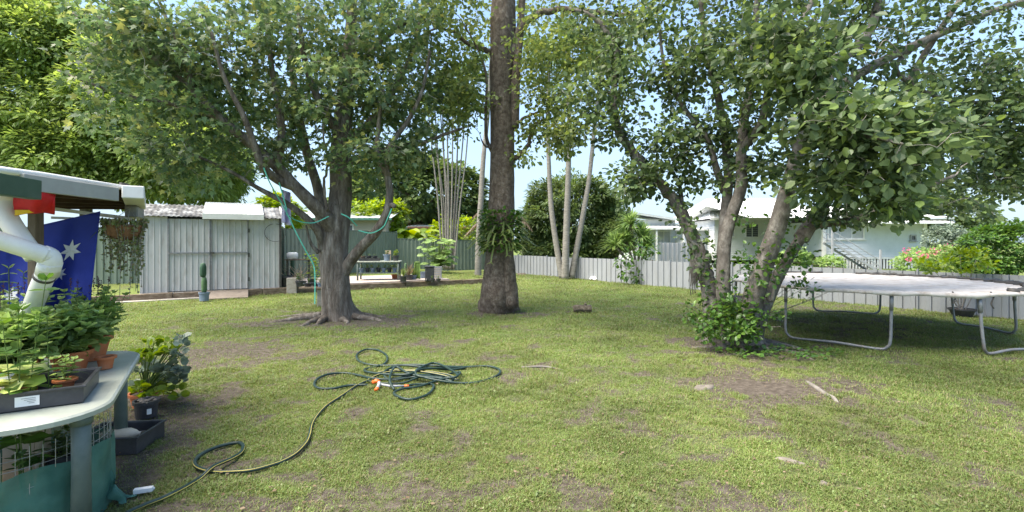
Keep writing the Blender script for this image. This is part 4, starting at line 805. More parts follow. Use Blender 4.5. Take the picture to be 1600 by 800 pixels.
mango('mango_tree', 'rounded dark green tree standing beyond the grey fence behind the three palm stems', 'tree', (Xc(890, 29), 30, 0),
      [((Xc(893, 29), 29.5, Zc(345, 29)), (2.7, 2.4, 2.6)), ((Xc(855, 29), 29, Zc(360, 29)), (1.5, 1.4, 1.8)), ((Xc(935, 29), 29, Zc(355, 29)), (1.5, 1.4, 1.9)), ((Xc(890, 28), 28.4, Zc(395, 28)), (2.6, 1.3, 1.3))], 'leaf_dark', .24, 10, .25, 32, nl=30, spr=.36, tpl='mango')
mango('round_tree', 'far rounded tree between the white houses', 'tree', (Xc(1103, 55), 55, 0), [((Xc(1103, 55), 55, Zc(358, 55)), (2.1, 2, 2.3)), ((Xc(1090, 55), 54.5, Zc(372, 55)), (1.3, 1.2, 1.6))], 'leaf_dark', .4, 4, .2, 33, tpl='ovate', nl=16, spr=.5)
mango('round_tree', 'dark bushy tree behind the green fence between the two big trunks', 'tree', (Xc(640, 36), 37, 0), [((Xc(625, 36), 36, Zc(300, 36)), (3.8, 2.5, 3)), ((Xc(575, 36), 36, Zc(325, 36)), (2.6, 2, 2.2)), ((Xc(690, 38), 38, Zc(310, 38)), (3.2, 2.5, 2.8)), ((Xc(735, 38), 38, Zc(345, 38)), (2.2, 2, 1.4))], 'leaf_dark', .34, 4.5, .3, 34, tpl='ovate', nl=20, spr=.5)
mango('lime_bush', 'bright lime green bush showing above the right end of the shed', 'bush', (Xc(428, 24), 24.5, 0), [((Xc(428, 24), 24.5, Zc(335, 24)), (1.1, 1, 1.0))], 'leaf_lime', .2, 9, .1, 35, tpl='ovate', nl=22, spr=.3)
mango('lime_bush', 'bright lime green bush above the green fence beside the banana plant', 'bush', (Xc(580, 28), 28.5, 0), [((Xc(575, 28), 28.5, Zc(345, 28)), (1.3, 1, 1.2)), ((Xc(600, 28), 29, Zc(338, 28)), (1.0, 1, 1.0))], 'leaf_lime', .22, 8, .1, 36, tpl='ovate', nl=20, spr=.35)
mango('lime_bush', 'yellow green bush peeking over the fence behind the palm clump', 'bush', (Xc(720, 31), 31, 0), [((Xc(715, 31), 31, Zc(372, 31)), (1.9, .9, 1.2))], 'leaf_lime', .22, 7, .1, 37, tpl='ovate', nl=18, spr=.35)
mango('lime_bush', 'dense yellow green bush over the low fence at the right edge', 'bush', (Xc(1580, 15), 15.4, 0), [((Xc(1575, 15), 15.4, Zc(396, 15)), (1.0, .8, .85)), ((Xc(1620, 15), 15.2, Zc(390, 15)), (.9, .8, .9)), ((Xc(1545, 15), 15.2, Zc(412, 15)), (.5, .5, .5))], 'leaf_ivy', .1, 26, .05, 38, tpl='ovate', nl=22, spr=.16)
mango('grey_bush', 'pale grey green bush beside the satellite dish', 'bush', (Xc(1488, 22), 22, 0), [((Xc(1482, 22), 22, Zc(378, 22)), (1.0, .8, .75)), ((Xc(1515, 22), 22.3, Zc(382, 22)), (.8, .8, .65))], 'leaf_grey', .1, 22, .06, 39, tpl='ovate', nl=20, spr=.2)
mango('pink_bush', 'leafy bush with pink blossoms beside the pale blue house', 'bush', (Xc(1432, 18), 18, 0), [((Xc(1432, 18), 18, Zc(412, 18)), (.65, .5, .5)), ((Xc(1470, 17), 17, Zc(408, 17)), (.6, .5, .45))], 'leaf_herb', .1, 24, .04, 40, tpl='ovate', nl=18, spr=.16)
mb = MB(); T = Tree(41)
for (px, py, s_) in ((1481, 388, .16), (1458, 393, .12), (1470, 396, .12), (1437, 397, .1), (1416, 391, .1), (1490, 397, .08), (1446, 400, .08), (1420, 405, .06)):
    c = P(px, py, 16.8); n = 26; v = nrm(T.r.normal(size=(n, 3))); leaves(mb, c + v * s_ * .8, v, nrm(T.r.normal(size=(n, 3))), .055, 'ovate')
pk = [o for o in bpy.data.objects if o.name.startswith('pink_bush')][0]; mb.build('blossom', M['petal_pink'], pk)
mango('round_tree', 'dark tree crown behind the roof of the pale blue house', 'tree', (Xc(1480, 44), 44, 0), [((Xc(1490, 44), 44, Zc(340, 44)), (3, 2.2, 1.9)), ((Xc(1440, 44), 45, Zc(338, 44)), (2.4, 2, 1.4))], 'leaf_dark', .34, 4, .2, 42, tpl='ovate', nl=16, spr=.5)
mango('round_tree', 'pale green shrubbery in front of the narrow white house', 'bush', (Xc(975, 27), 27, 0), [((Xc(968, 27), 27.3, Zc(372, 27)), (.9, .8, 1.1)), ((Xc(945, 27), 27.5, Zc(390, 27)), (.8, .7, .9))], 'leaf_dark', .16, 10, .08, 43, tpl='ovate', nl=22, spr=.3)
mango('round_tree', 'low green bushes beyond the fence at the far right', 'bush', (Xc(1400, 24), 24, 0), [((Xc(1290, 26), 26, Zc(416, 26)), (.9, .6, .5)), ((Xc(1240, 26), 26, Zc(410, 26)), (1.0, .6, .7))], 'leaf_herb', .14, 12, .05, 44, tpl='ovate', nl=20, spr=.2)

# ---- palms
def frond(mb, rach, base, az, el, Ln, droop, nleaf, lsize, r=None, width=1.0):
    t = np.linspace(0, 1, 12); d = np.array((math.cos(az) * math.cos(el), math.sin(az) * math.cos(el), math.sin(el)))
    q = base + d * Ln * t[:, None] + np.array((0, 0, -1)) * (droop * Ln * t ** 2)[:, None]; rach.tube(q, np.linspace(.018, .004, 12) * max(1, Ln / 2), 5, cap=False)
    tl = np.linspace(.15, 1, nleaf); pos = np.stack([np.interp(tl, t, q[:, i]) for i in range(3)], -1); tg = nrm(np.gradient(pos, axis=0)); side = nrm(np.cross(tg, (0, 0, 1)))
    for s_ in (-1, 1):
        dd = tg * .7 + side * s_ * .8 + np.array((0, 0, -.35)) + rng.normal(size=pos.shape) * .1
        leaves(mb, pos, dd, np.array((0, 0, 1.)) + side * s_ * .3, lsize * width * np.sin(np.clip(tl * math.pi * .9 + .25, 0, math.pi)) ** .5 + .02, 'strap' if lsize > .5 else 'lance')
def palm(name, label, base, stems, crown_n, Lf, seed=0, leafm='frond'):
    t = thing(name, label, 'palm', base)
    for k, pts in enumerate(stems):
        q = spline(pts[0], 8); m = len(q); ring = 1 + .05 * (np.arange(m) % 2)
        mb = MB(); mb.tube(q, np.linspace(pts[1], pts[2], m) * ring, 12, .04, k); mb.build('stem', M['palm_bark'], t, smooth=True)
        if crown_n:
            rc, lf = MB(), MB()
            for j in range(crown_n): frond(lf, rc, q[-1], j * 6.28 / crown_n + k, .9 - 1.1 * ((j * 7) % 5) / 5, Lf, .45, 26, Lf * .3)
            o = lf.build('frond', M[leafm], t); rc.build('rachis', M['frond'], o)
    return t
def pp(*a): return [P(*q) for q in a]
b3 = G(885, 435, .02)
palm('triple_palm', 'palm with three pale splayed stems in front of the round dark tree', b3,
     [(pp((878, 434, 21.5), (872, 400, 21.6), (862, 330, 21.8), (858, 270, 22), (856, 180, 22.2), (858, 90, 22.4)), .14, .07), (pp((883, 436, 21.4), (884, 400, 21.4), (886, 330, 21.5), (888, 265, 21.6), (889, 170, 21.8), (886, 80, 22)), .17, .08), (pp((893, 434, 21.5), (900, 395, 21.6), (912, 330, 21.7), (921, 275, 21.9), (930, 190, 22.1), (940, 100, 22.3)), .14, .07)], 9, 2.6)
st = []
for k, (x0, x1, x2, r0) in enumerate(((694, 684, 668, .07), (697, 690, 678, .07), (699, 697, 690, .08), (701, 701, 698, .09), (704, 706, 708, .08), (706, 711, 718, .08), (708, 715, 728, .07), (703, 700, 686, .06), (709, 720, 737, .06), (700, 693, 672, .05))):
    d = 24.5 + .15 * ((k * 3) % 4); st.append((pp((x0, 421, d), ((x0 + x1) / 2 - .5, 370, d), (x1, 310, d), ((x1 + x2) / 2, 240, d), (x2, 165 - (k % 3) * 20, d + .2)), r0 * .8, .028))
palm('palm_clump', 'clump of about ten thin pale palm stems rising before the green fence', P(701, 421, 24.5), st, 6, 1.5)
palm('slim_palm', 'single slim pale palm stem just left of the tall brown trunk', P(747, 432, 22.5), [(pp((747, 433, 22.5), (747, 422, 22.5), (748, 380, 22.5), (751, 320, 22.6), (755, 250, 22.8), (762, 180, 23), (768, 90, 23.2)), .17, .08)], 9, 2.3)
t = thing('dead_frond_palm', 'short palm with drooping dry brown fronds behind the tall brown trunk', 'palm', (Xc(778, 26), 26.4, 0))
mb = MB(); mb.tube(spline([(Xc(778, 26), 26.4, -.05), (Xc(778, 26), 26.4, 2), (Xc(780, 26), 26.4, 3.1)], 6), .16, 12, .1); mb.build('stem', M['palm_bark'], t, smooth=True)
for j in range(15):
    rc, lf = MB(), MB(); frond(lf, rc, np.array((Xc(780, 26), 26.4, 3.1)), j * .42, .75 - .2 * (j % 4), 2.0, .75, 26, .55); o = lf.build('frond', M['leaf_dry' if j % 3 else 'frond'], t); rc.build('rachis', M['leaf_dry'], o)
# spiky yucca and bananas
def rosette(mb, c, n, Ln, w, seed, droop=.25, elmin=-.2):
    r = np.random.default_rng(seed); az = r.random(n) * 6.28; el = elmin + (1.5 - elmin) * r.random(n) ** .8
    d = np.stack([np.cos(az) * np.cos(el), np.sin(az) * np.cos(el), np.sin(el)], -1); L_ = Ln * (.7 + .4 * r.random(n)); side = np.stack([-np.sin(az), np.cos(az), 0 * az], -1)
    p1 = c + d * (L_ * .5)[:, None]; p2 = c + d * L_[:, None] - np.array((0, 0, 1)) * (droop * L_)[:, None]
    V = np.stack([c - side * w * .5, c + side * w * .5, p1 + side * w, p1 - side * w, p2], 1).reshape(-1, 3); i = np.arange(n)[:, None] * 5
    mb.v.append(V); mb.g += [i + np.array([[0, 1, 2, 3]]) + mb.n, i + np.array([[3, 2, 4]]) + mb.n]; mb.n += len(V)
t = thing('yucca', 'large spiky yucca with long narrow leaves behind the low grey fence', 'yucca', (Xc(995, 25), 25, 0))
mb = MB(); heads = [(1002, 372), (985, 352), (1010, 388), (978, 378), (962, 385)]
for (x, y) in heads: mb.tube(spline([P(995, 425, 25), P((995 + x) / 2, (425 + y) / 2, 25), P(x, y, 25)], 4), .07, 8, .1)
mb.build('stem', M['bark_grey'], t, smooth=True); mb = MB()
for k, (x, y) in enumerate(heads): rosette(mb, P(x, y, 25 + .2 * (k % 2)), 190, 1.2, .045, k)
mb.build('leaves', M['leaf_herb'], t)
t = thing('banana_plant', 'banana plant with large torn lime leaves over the green fence', 'banana plant', (Xc(632, 28.5), 28.5, 0))
mb = MB()
for x in (620, 636, 650): mb.tube([P(x, 440, 28.5), P(x + 1, 372, 28.5)], [.16, .1], 12)
mb.build('stem', M['frond'], t, smooth=True); mb = MB(); r = np.random.default_rng(8)
for x in (620, 636, 650):
    for k in range(8):
        az = k * .8 + x; c = P(x + 1, 374, 28.5); q = []; d = np.array((math.cos(az), math.sin(az), 0)); sd = np.array((-d[1], d[0], 0)); Ln = 1.7 + .5 * r.random(); rise = .9 + .6 * r.random()
        for i in range(9):
            f = i / 8; p = c + d * Ln * f * .8 + np.array((0, 0, rise * f * 1.4 - 1.5 * f * f)); w = .28 * math.sin(math.pi * min(1, f * .9 + .08)) ** .6 * (.85 + .3 * r.random())
            q += [p - sd * w - np.array((0, 0, .08)), p, p + sd * w - np.array((0, 0, .08))]
        mb.add(q, [(3 * i + a, 3 * i + a + 1, 3 * i + a + 4, 3 * i + a + 3) for i in range(8) for a in (0, 1)])
mb.build('leaves', M['leaf_lime'], t)

# ---- elkhorn fern on the tall trunk
t = thing('elkhorn_fern', 'bushy elkhorn fern clinging round the tall brown trunk', 'fern', P(783, 385, 11.3)); mb = MB(); r = np.random.default_rng(17)
for k in range(120):
    a = r.random() * 6.28; z = 1.5 + .7 * r.random(); d = np.array((math.cos(a), math.sin(a), 0)); c = np.array(((783 - 800) / F * 11.5, 11.5, z)) + d * .3; Ln = .25 + .35 * r.random(); sd = np.array((-d[1], d[0], 0)); rise = 1.0 * r.random(); bend = (r.random() - .5) * .5; q = []
    for i in range(6):
        f = i / 5; p = c + d * Ln * f + sd * bend * f * f * Ln + np.array((0, 0, rise * Ln * f - .8 * Ln * f * f)); w = .022 + .035 * f * (1.2 - f); q += [p - sd * w * .6, p + sd * w * .6]
    mb.add(q, [(2 * i, 2 * i + 1, 2 * i + 3, 2 * i + 2) for i in range(5)])
    tip = q[-1]
    for s_ in (-1, 1): mb.add([tip - sd * .04, tip, tip + sd * s_ * .09 + d * .14 - np.array((0, 0, .05))], [(0, 1, 2)])
mb.build('fronds', M['leaf_high'], t)
n = 900; a = r.random(n) * 6.28; z = 1.45 + .95 * r.random(n); pos = np.stack([-.257 + (.34 + .14 * r.random(n)) * np.cos(a), 11.5 + .4 * np.sin(a), z], -1); mb = MB(); leaves(mb, pos, np.stack([np.cos(a), np.sin(a), r.normal(size=n) * .5 - .1], -1) + r.normal(size=(n, 3)) * .4, np.array((0, 0, 1.)) + r.normal(size=(n, 3)) * .4, .11, 'ovate'); mb.build('base_leaves', M['leaf_ivy'], t)

# ---- ivy and shoots at the foot of the many stemmed tree
t = thing('climbing_vine', 'bright leafy vine growing over the foot of the many stemmed tree', 'vine', G(1130, 540)); mb = MB(); st_ = MB(); r = np.random.default_rng(23)
def ivy(c, R, n, size, tpl='ovate'):
    c = np.array(c); v = nrm(r.normal(size=(n, 3))) * (r.random((n, 1)) ** .45); pos = c + v * np.array(R); pos = pos[pos[:, 2] > .02]; v = v[:len(pos)]
    leaves(mb, pos, v * .8 + r.normal(size=pos.shape) * .5, np.array((0, 0, 1.)) + r.normal(size=pos.shape) * .5, size * (.6 + .7 * r.random(len(pos))), tpl)
for (px, py, Yd, rx, ry, rY, n, s_) in ((1145, 485, 7.35, 32, 26, .2, 240, .08), (1160, 515, 7.1, 28, 24, .2, 190, .085), (1108, 510, 7.3, 28, 26, .2, 200, .08), (1078, 488, 7.5, 14, 18, .12, 40, .07), (1170, 410, 7.35, 24, 30, .2, 120, .08), (1200, 425, 7.1, 24, 22, .2, 70, .08), (1240, 400, 7.3, 40, 26, .3, 130, .085), (1255, 450, 7.4, 26, 20, .25, 60, .08), (1160, 345, 7.5, 20, 18, .2, 40, .075), (1205, 495, 7.2, 26, 16, .2, 40, .08), (1115, 400, 7.8, 10, 26, .12, 30, .07), (1290, 310, 7.5, 30, 26, .3, 90, .08), (1225, 350, 7.2, 34, 22, .3, 60, .08)):
    c = P(px, py, Yd); ivy(c, (rx / F * Yd, rY, ry / F * Yd), int(n * 1.1), s_ * .9)
    for k in range(6):
        e = c + r.normal(size=3) * np.array((rx / F * Yd, rY, ry / F * Yd)) * .5; e[2] = max(e[2], .05); s0 = G(1140, 528, .0)
        if py > 440: st_.tube(spline([s0, (s0 + e) / 2 + np.array((0, 0, .05)), e], 4), .004, 4, cap=False)
for (x0, y0, x1, y1, Yd, sp, n_) in ((1112, 530, 1104, 440, 7.72, .2, 150), (1135, 530, 1132, 430, 7.5, .18, 170), (1168, 535, 1180, 450, 7.25, .2, 190), (1104, 440, 1090, 390, 7.8, .1, 30), (1182, 450, 1210, 370, 7.05, .14, 40)):
    f = r.random(n_)[:, None]; c_ = P(x0, y0, Yd) * (1 - f) + P(x1, y1, Yd) * f + nrm(r.normal(size=(n_, 3))) * sp * r.random((n_, 1)) ** .5; c_ = c_[c_[:, 2] > .02]
    leaves(mb, c_, r.normal(size=c_.shape) * .6 + (0, -.4, .1), np.array((0, -.3, 1.)) + r.normal(size=c_.shape) * .5, .075 * (.6 + .7 * r.random(len(c_))), 'ovate')
mb.build('leaves', M['leaf_ivy'], t); st_.build('stems', M['twig'], t)
mb = MB(); r = np.random.default_rng(29); n = 420; cx, cy = 3.9, 7.1
a = r.random(n) * 6.28; rr = r.random(n) ** .5; pos = np.stack([cx + rr * np.cos(a) * .9, cy + rr * np.sin(a) * .45, .03 + .05 * r.random(n)], -1); k = r.random(n) < .8
leaves(mb, pos[k], np.stack([np.cos(a * 5), np.sin(a * 5), .35 + 0 * a], -1)[k], np.array((0, 0, 1.)) + r.normal(size=(k.sum(), 3)) * .3, .055, 'round'); tag(mb.build('ground_cover', M['leaf_ivy']), 'low leafy creeper on the ground round the foot of the many stemmed tree', None, None, 'stuff')
# ------------------------------------------------------------------ trampoline
TCX, TCY, TR, TZ = 6.65, 9.2, 2.2, .885
t = thing('trampoline', 'large round trampoline with a sun bleached sheet over it and galvanised legs', 'trampoline', (TCX, TCY, 0))
pol = lambda a, r, z: np.array((TCX + r * math.cos(a), TCY + r * math.sin(a), z))
mb = MB(); mb.tube([pol(a, TR, TZ) for a in np.linspace(0, 2 * math.pi, 73)], .024, 10, cap=False); mb.build('frame', M['galv'], t, smooth=True)
for (a0, a1) in ((205, 243), (272, 306), (340, 374), (46, 80), (116, 150)):
    a0, a1 = math.radians(a0), math.radians(a1); p0, p1 = pol(a0, TR, TZ - .02), pol(a1, TR, TZ - .02); f0, f1 = pol(a0 + .01, TR + .04, .03), pol(a1 - .01, TR + .04, .03); d = nrm(f1 - f0)
    pts = [p0, p0 * .5 + f0 * .5 + (0, 0, 0), f0 + (0, 0, .16), f0 + d * .035 + (0, 0, .06), f0 + d * .16 + (0, 0, .012), (f0 + f1) / 2 + (0, 0, .03), f1 - d * .16 + (0, 0, .012), f1 - d * .035 + (0, 0, .06), f1 + (0, 0, .16), p1 * .5 + f1 * .5, p1]
    mb = MB(); mb.tube(spline(pts, 6), .021, 10)
    for p, f in ((p0, f0), (p1, f1)): mb.tube([p + (0, 0, -.0), p * .72 + f * .28], .027, 10)
    mb.build('leg', M['galv'], t, smooth=True)
mb = MB(); na, nr = 180, 26
V = []; rr_ = np.random.default_rng(3)
for j in range(nr + 1):
    for i in range(na):
        a = 2 * math.pi * i / na; f = j / nr; ea = float(fbm(math.cos(a) * 2.2 + 5, math.sin(a) * 2.2 + 5, 7, 4)); edge = TR + .03 + .07 * ea; r_ = edge * min(1, f * 1.04)
        over = max(0, f - .955) / .045; zz = TZ + .035 - .035 * (1 - f * f) + .03 * (float(fbm(a * 3 + 3, f * 9, 5, 4)) - .5) * (1 if f > .5 else f * 2)
        zz += .035 * max(0, float(fbm(a * 5 + 9, f * 3, 15, 3)) - .5) * (f > .8); zz -= over * (.04 + .09 * max(0, float(fbm(math.cos(a) * 6 + 9, math.sin(a) * 6 + 9, 12, 4)) - .3))
        V.append(pol(a, r_, zz))
Fq = [(j * na + i, j * na + (i + 1) % na, (j + 1) * na + (i + 1) % na, (j + 1) * na + i) for j in range(nr) for i in range(na)]
mb.add(V, Fq); mb.build('cover_sheet', M['tramp_mat'], t, smooth=True, solid=.006)
mb = MB(); q = [pol(math.radians(a), TR - .02 + .07 * math.sin(a * .9), TZ + .05 + .015 * math.sin(a * 1.7)) for a in range(286, 420, 2)]; mb.tube(q, .035, 8, .4, 5); q = [pol(math.radians(a), TR - .03, TZ + .045) for a in range(75, 130, 3)]; mb.tube(q, .025, 8, .4, 2); mb.build('edge_pad', M['steel_dark'], t, smooth=True)
for a in (276, 262, 214):
    mb = MB(); p = pol(math.radians(a), TR + .015, TZ); mb.tube(spline([p + (0, 0, .05), p + (.02, -.03, -.02), p + (-.01, -.02, -.12), p + (.02, -.03, -.19 if a > 270 else -.08)], 4), .01, 6, .3); mb.build('tie', M['steel_dark'], t)
# ------------------------------------------------------------------ logs, stones, litter
def log(name, label, c, Ln, r, ang, mat, cut):
    t = thing(name, label, 'log', c); d = np.array((math.cos(ang), math.sin(ang), .05)); c = np.array(c, float) + (0, 0, r * .8)
    mb = MB(); mb.tube(spline([c - d * Ln / 2, c - d * Ln * .2 + (0, 0, .015), c + d * Ln * .2, c + d * Ln / 2], 5), [r * .75] + [r] * 14 + [r * .9], 14, .22, 4); mb.tube([c + d * Ln * .1 + (0, 0, r * .5), c + d * Ln * .12 + (.02, -.04, r * 1.25)], [r * .4, r * .25], 8); mb.build('wood', mat, t, smooth=True, bevel=.004)
    mb = MB(); mb.cyl(c + d * (Ln / 2 + .001), c + d * (Ln / 2 + .004), r * .78, 14); mb.build('cut_face', cut, t)
log('log', 'short dark cut log lying on the lawn right of the tall trunk', G(910, 489), .42, .11, -.15, M['stump'], M['cut_wood'])
def stone(label, c, s, ang, mat, name='stone', cat='stone', seed=0):
    mb = MB(); n = 18; th = np.arange(n) * 2 * math.pi / n; V = []
    for k, (rr, zz) in enumerate(((1.05, -.4), (1.0, .35), (.82, .85), (.4, 1.0), (.02, 1.02))):
        w = rr * (1 + .3 * (vnoise(np.cos(th) * 1.7 + 5, np.sin(th) * 1.7 + 5, seed) - .5)); x = w * np.cos(th) * s[0]; y = w * np.sin(th) * s[1]
        V.append(np.stack([c[0] + x * math.cos(ang) - y * math.sin(ang), c[1] + x * math.sin(ang) + y * math.cos(ang), c[2] + zz * s[2] * (1 + .2 * np.cos(th * 2 + seed))], -1))
    i = np.arange(4)[:, None] * n; j = np.arange(n)[None]; mb.add(np.concatenate(V), np.stack([i + j, i + (j + 1) % n, i + n + (j + 1) % n, i + n + j], -1).reshape(-1, 4))
    return tag(mb.build(name, mat, loc=c, smooth=True), label, cat)
stone('pale flat stone sunk in the lawn left of the bare soil patch', G(1101, 607), (.13, .07, .035), .35, M['stone'], seed=1)
stone('long flat grey stone half sunk in the lawn at the lower right', G(1236, 722), (.1, .022, .02), -.6, M['stone'], seed=2)
stone('small grey stone on the grass by the front right, under the long flat stone', G(1287, 757), (.03, .02, .02), .2, M['stone'], seed=3)
stone('flat brown stone poking through the grass at the right', G(1348, 716), (.06, .03, .012), .1, M['timber'], seed=4)
mb = MB(); mb.tube(spline([G(1262, 598, -.01), G(1275, 606, .01), G(1290, 616, .0), G(1303, 622, .015), G(1310, 632, -.02)], 5), np.linspace(.03, .018, 21), 8, .3); tag(mb.build('tree_root', M['root'], loc=G(1285, 612), smooth=True), 'bleached tree root surfacing at the edge of the bare soil patch', 'root')
mb = MB(); mb.tube(spline([G(815, 574, .0), G(850, 573, .012), G(880, 579, -.01)], 5), .014, 7, .3); tag(mb.build('tree_root', M['root'], loc=G(850, 575), smooth=True), 'thin surface root in the lawn left of the forked tree', 'root')
c = G(224, 774); mb = MB(); mb.box(c + (0, 0, .035), (.105, .035, .03), .35); mb.box(c + (.01, .02, .028), (.08, .03, .02), .1); tag(mb.build('paper_scrap', M['paper'], loc=c, bevel=.004), 'small crushed white carton on the bare ground at the lower left', 'litter')
c = G(930, 438); mb = MB(); mb.grid(lambda u, v: c + np.array(((u - .5) * .5, (v - .5) * .4, .05 + .16 * math.sin(u * 3.1) * math.sin(v * 3.1) + .03 * math.sin(u * 13))), 14, 10); tag(mb.build('white_rag', M['white_paint'], loc=c, smooth=True, solid=.004), 'crumpled white plastic lying at the foot of the low grey fence', 'litter')
stone('dark flat stone at the foot of the low fence behind the tall trunk', G(815, 430), (.25, .15, .09), 0, M['stump'], seed=6)
# ------------------------------------------------------------------ garden hose
def hz(pts, z=.026): return [np.array((*G(x, y, z)[:2], float(height(*G(x, y)[:2])) + z + (zz[0] if zz else 0))) for (x, y, *zz) in pts]
def hose(name, label, pts, r, stripe=True, mat='hose_green'):
    q = spline(hz(pts), 8); t = thing(name, label, 'hose', q[0]); mb = MB(); mb.tube(q, r, 8); mb.build('tubing', M[mat], t, smooth=True)
    if stripe:
        m = len(q); tg = nrm(np.gradient(q, axis=0)); sd = nrm(np.cross(tg, (0, 0, 1))); s = np.cumsum(np.r_[0, np.linalg.norm(np.diff(q, axis=0), axis=1)]); a = s * .45 + 1.2
        q2 = q + (sd * np.cos(a)[:, None] + np.array((0, 0, 1)) * np.sin(a)[:, None]) * r * .70; mb = MB(); mb.tube(q2, r * .34, 6); mb.build('stripe', M['hose_yellow'], t, smooth=True)
    return t
hose('garden_hose', 'dark green garden hose running from the coil to the lower left in one loop',
     [(586, 590), (560, 601), (535, 617), (510, 634), (495, 650), (487, 665), (484, 680), (478, 694), (462, 710), (440, 722), (415, 730), (390, 736), (360, 738.5), (330, 738), (310, 732), (304, 723), (312, 712), (330, 702), (352, 695), (372, 692), (380, 697), (376, 708), (362, 719, .01), (345, 729, .02), (330, 739, .03), (312, 748), (285, 764), (255, 779), (225, 791), (195, 805), (160, 830)], .014)
hose('garden_hose', 'tangled coil of dark green hose in the middle of the lawn',
     [(575, 601), (545, 602), (522, 606), (500, 606), (491, 600), (497, 591), (515, 584), (540, 582), (562, 586), (580, 593, .02), (610, 594, .01), (645, 590, .03), (690, 586), (715, 581), (718, 588, .03), (700, 596), (670, 593, .03), (640, 592, .02), (612, 594), (600, 588, .02), (604, 581, .03), (625, 577, .05), (660, 579, .05), (700, 577), (726, 574), (727, 573),
      (700, 577, .02), (660, 584, .06), (640, 592, .06), (610, 590, .04), (575, 583, .02), (570, 576), (585, 572), (602, 566), (604, 555), (590, 546), (572, 545), (558, 552), (560, 562), (575, 568), (600, 570), (650, 572, .02), (690, 574, .02), (725, 573), (760, 572), (778, 576), (781, 583), (770, 590), (745, 597), (715, 598), (680, 597, .03), (640, 590, .05), (620, 583, .08), (612, 590, .08), (609, 602, .05), (616, 609)], .0145, False)
hose('garden_hose', 'loose lower loops of green hose in front of the coil',
     [(628, 604, .0), (650, 600), (675, 600), (676, 608), (665, 618), (640, 624), (620, 619), (616, 613), (630, 607), (655, 603), (690, 596, .03), (715, 594, .05), (700, 584, .07), (680, 575, .07), (665, 580, .08), (650, 588, .07), (655, 594, .05), (690, 595, .03), (708, 597)], .014, False)
hose('garden_hose', 'pale weathered green hose lying through the coil',
     [(590, 581), (620, 580, .02), (660, 583, .03), (700, 588, .02), (716, 594), (690, 590, .03), (650, 585, .04), (610, 584, .03), (585, 590, .02), (575, 594), (600, 599), (630, 598), (660, 592, .03), (700, 590)], .012)
t = thing('hose_fitting', 'orange and grey hose connector lying in the coil of hose', 'hose fitting', G(592, 597)); c = G(592, 598, .06)
for pts_, rr_2 in (([c + (-.07, 0, .0), c + (-.03, .0, .02), c + (.01, -.01, .01)], [.022, .024, .02]), ([c + (.02, -.12, -.02), c + (.015, -.17, -.03)], [.018, .021]), ([c + (.35, -.05, -.02), c + (.3, -.05, -.02)], .012)):
    mb = MB(); mb.tube(pts_, rr_2, 12); mb.build('orange_nut', M['orange'], t, smooth=True)
mb = MB(); mb.tube([c + (.0, .0, .01), c + (.02, -.06, .0), c + (.02, -.13, -.02)], .019, 10); mb.tube([c + (.0, -.04, .0), c + (.14, -.06, -.02), c + (.3, -.05, -.02)], [.011, .014, .009], 10); mb.build('grey_body', M['grey_plastic'], t, smooth=True)
# ------------------------------------------------------------------ strap and cloth on the left tree
def strap(mb, pts, w=.035):
    q = spline(pts, 6); tg = nrm(np.gradient(q, axis=0)); sd = nrm(np.cross(tg, (0.15, 1, .1))); V = []
    for i, p in enumerate(q): V += [p - sd[i] * w / 2, p + sd[i] * w / 2]
    mb.add(V, [(2 * i, 2 * i + 1, 2 * i + 3, 2 * i + 2) for i in range(len(q) - 1)])
mb = MB(); strap(mb, [P(412, 262, 9.1), P(420, 282, 9.15), P(432, 304, 9.4), P(446, 328, 9.55), P(462, 362, 9.6), P(478, 392, 9.65), P(489, 412, 9.7), P(492, 430, 9.7), P(492, 475, 9.7)], .024)
strap(mb, [P(436, 285, 9.4), P(442, 305, 9.45), P(448, 328, 9.5)], .024)
strap(mb, [P(446, 334, 9.55), P(465, 345, 9.7), P(490, 348, 9.85), P(514, 338, 9.95)], .02); strap(mb, [P(533, 334, 9.9), P(545, 340, 9.9), P(558, 353, 10)], .025); strap(mb, [P(560, 360, 9.9), P(580, 364, 9.85), P(598, 355, 9.75), P(606, 340, 9.7), P(612, 326, 9.7)], .022)
tag(mb.build('strap', M['ribbon'], loc=P(492, 475, 9.7), solid=.003), 'turquoise strap tied round the limbs of the left tree, one end hanging', 'strap')
mb = MB(); mb.grid(lambda u, v: P(440 + u * 14 + v * 3 * math.sin(u * 9), 296 + v * 52 + 5 * u, 10.1 + .06 * math.sin(u * 9 + v * 3)), 8, 12); tag(mb.build('hanging_cloth', M['lilac'], loc=P(445, 300, 10.1), smooth=True, solid=.004), 'small lilac cloth hanging near the right end of the shed', 'cloth')

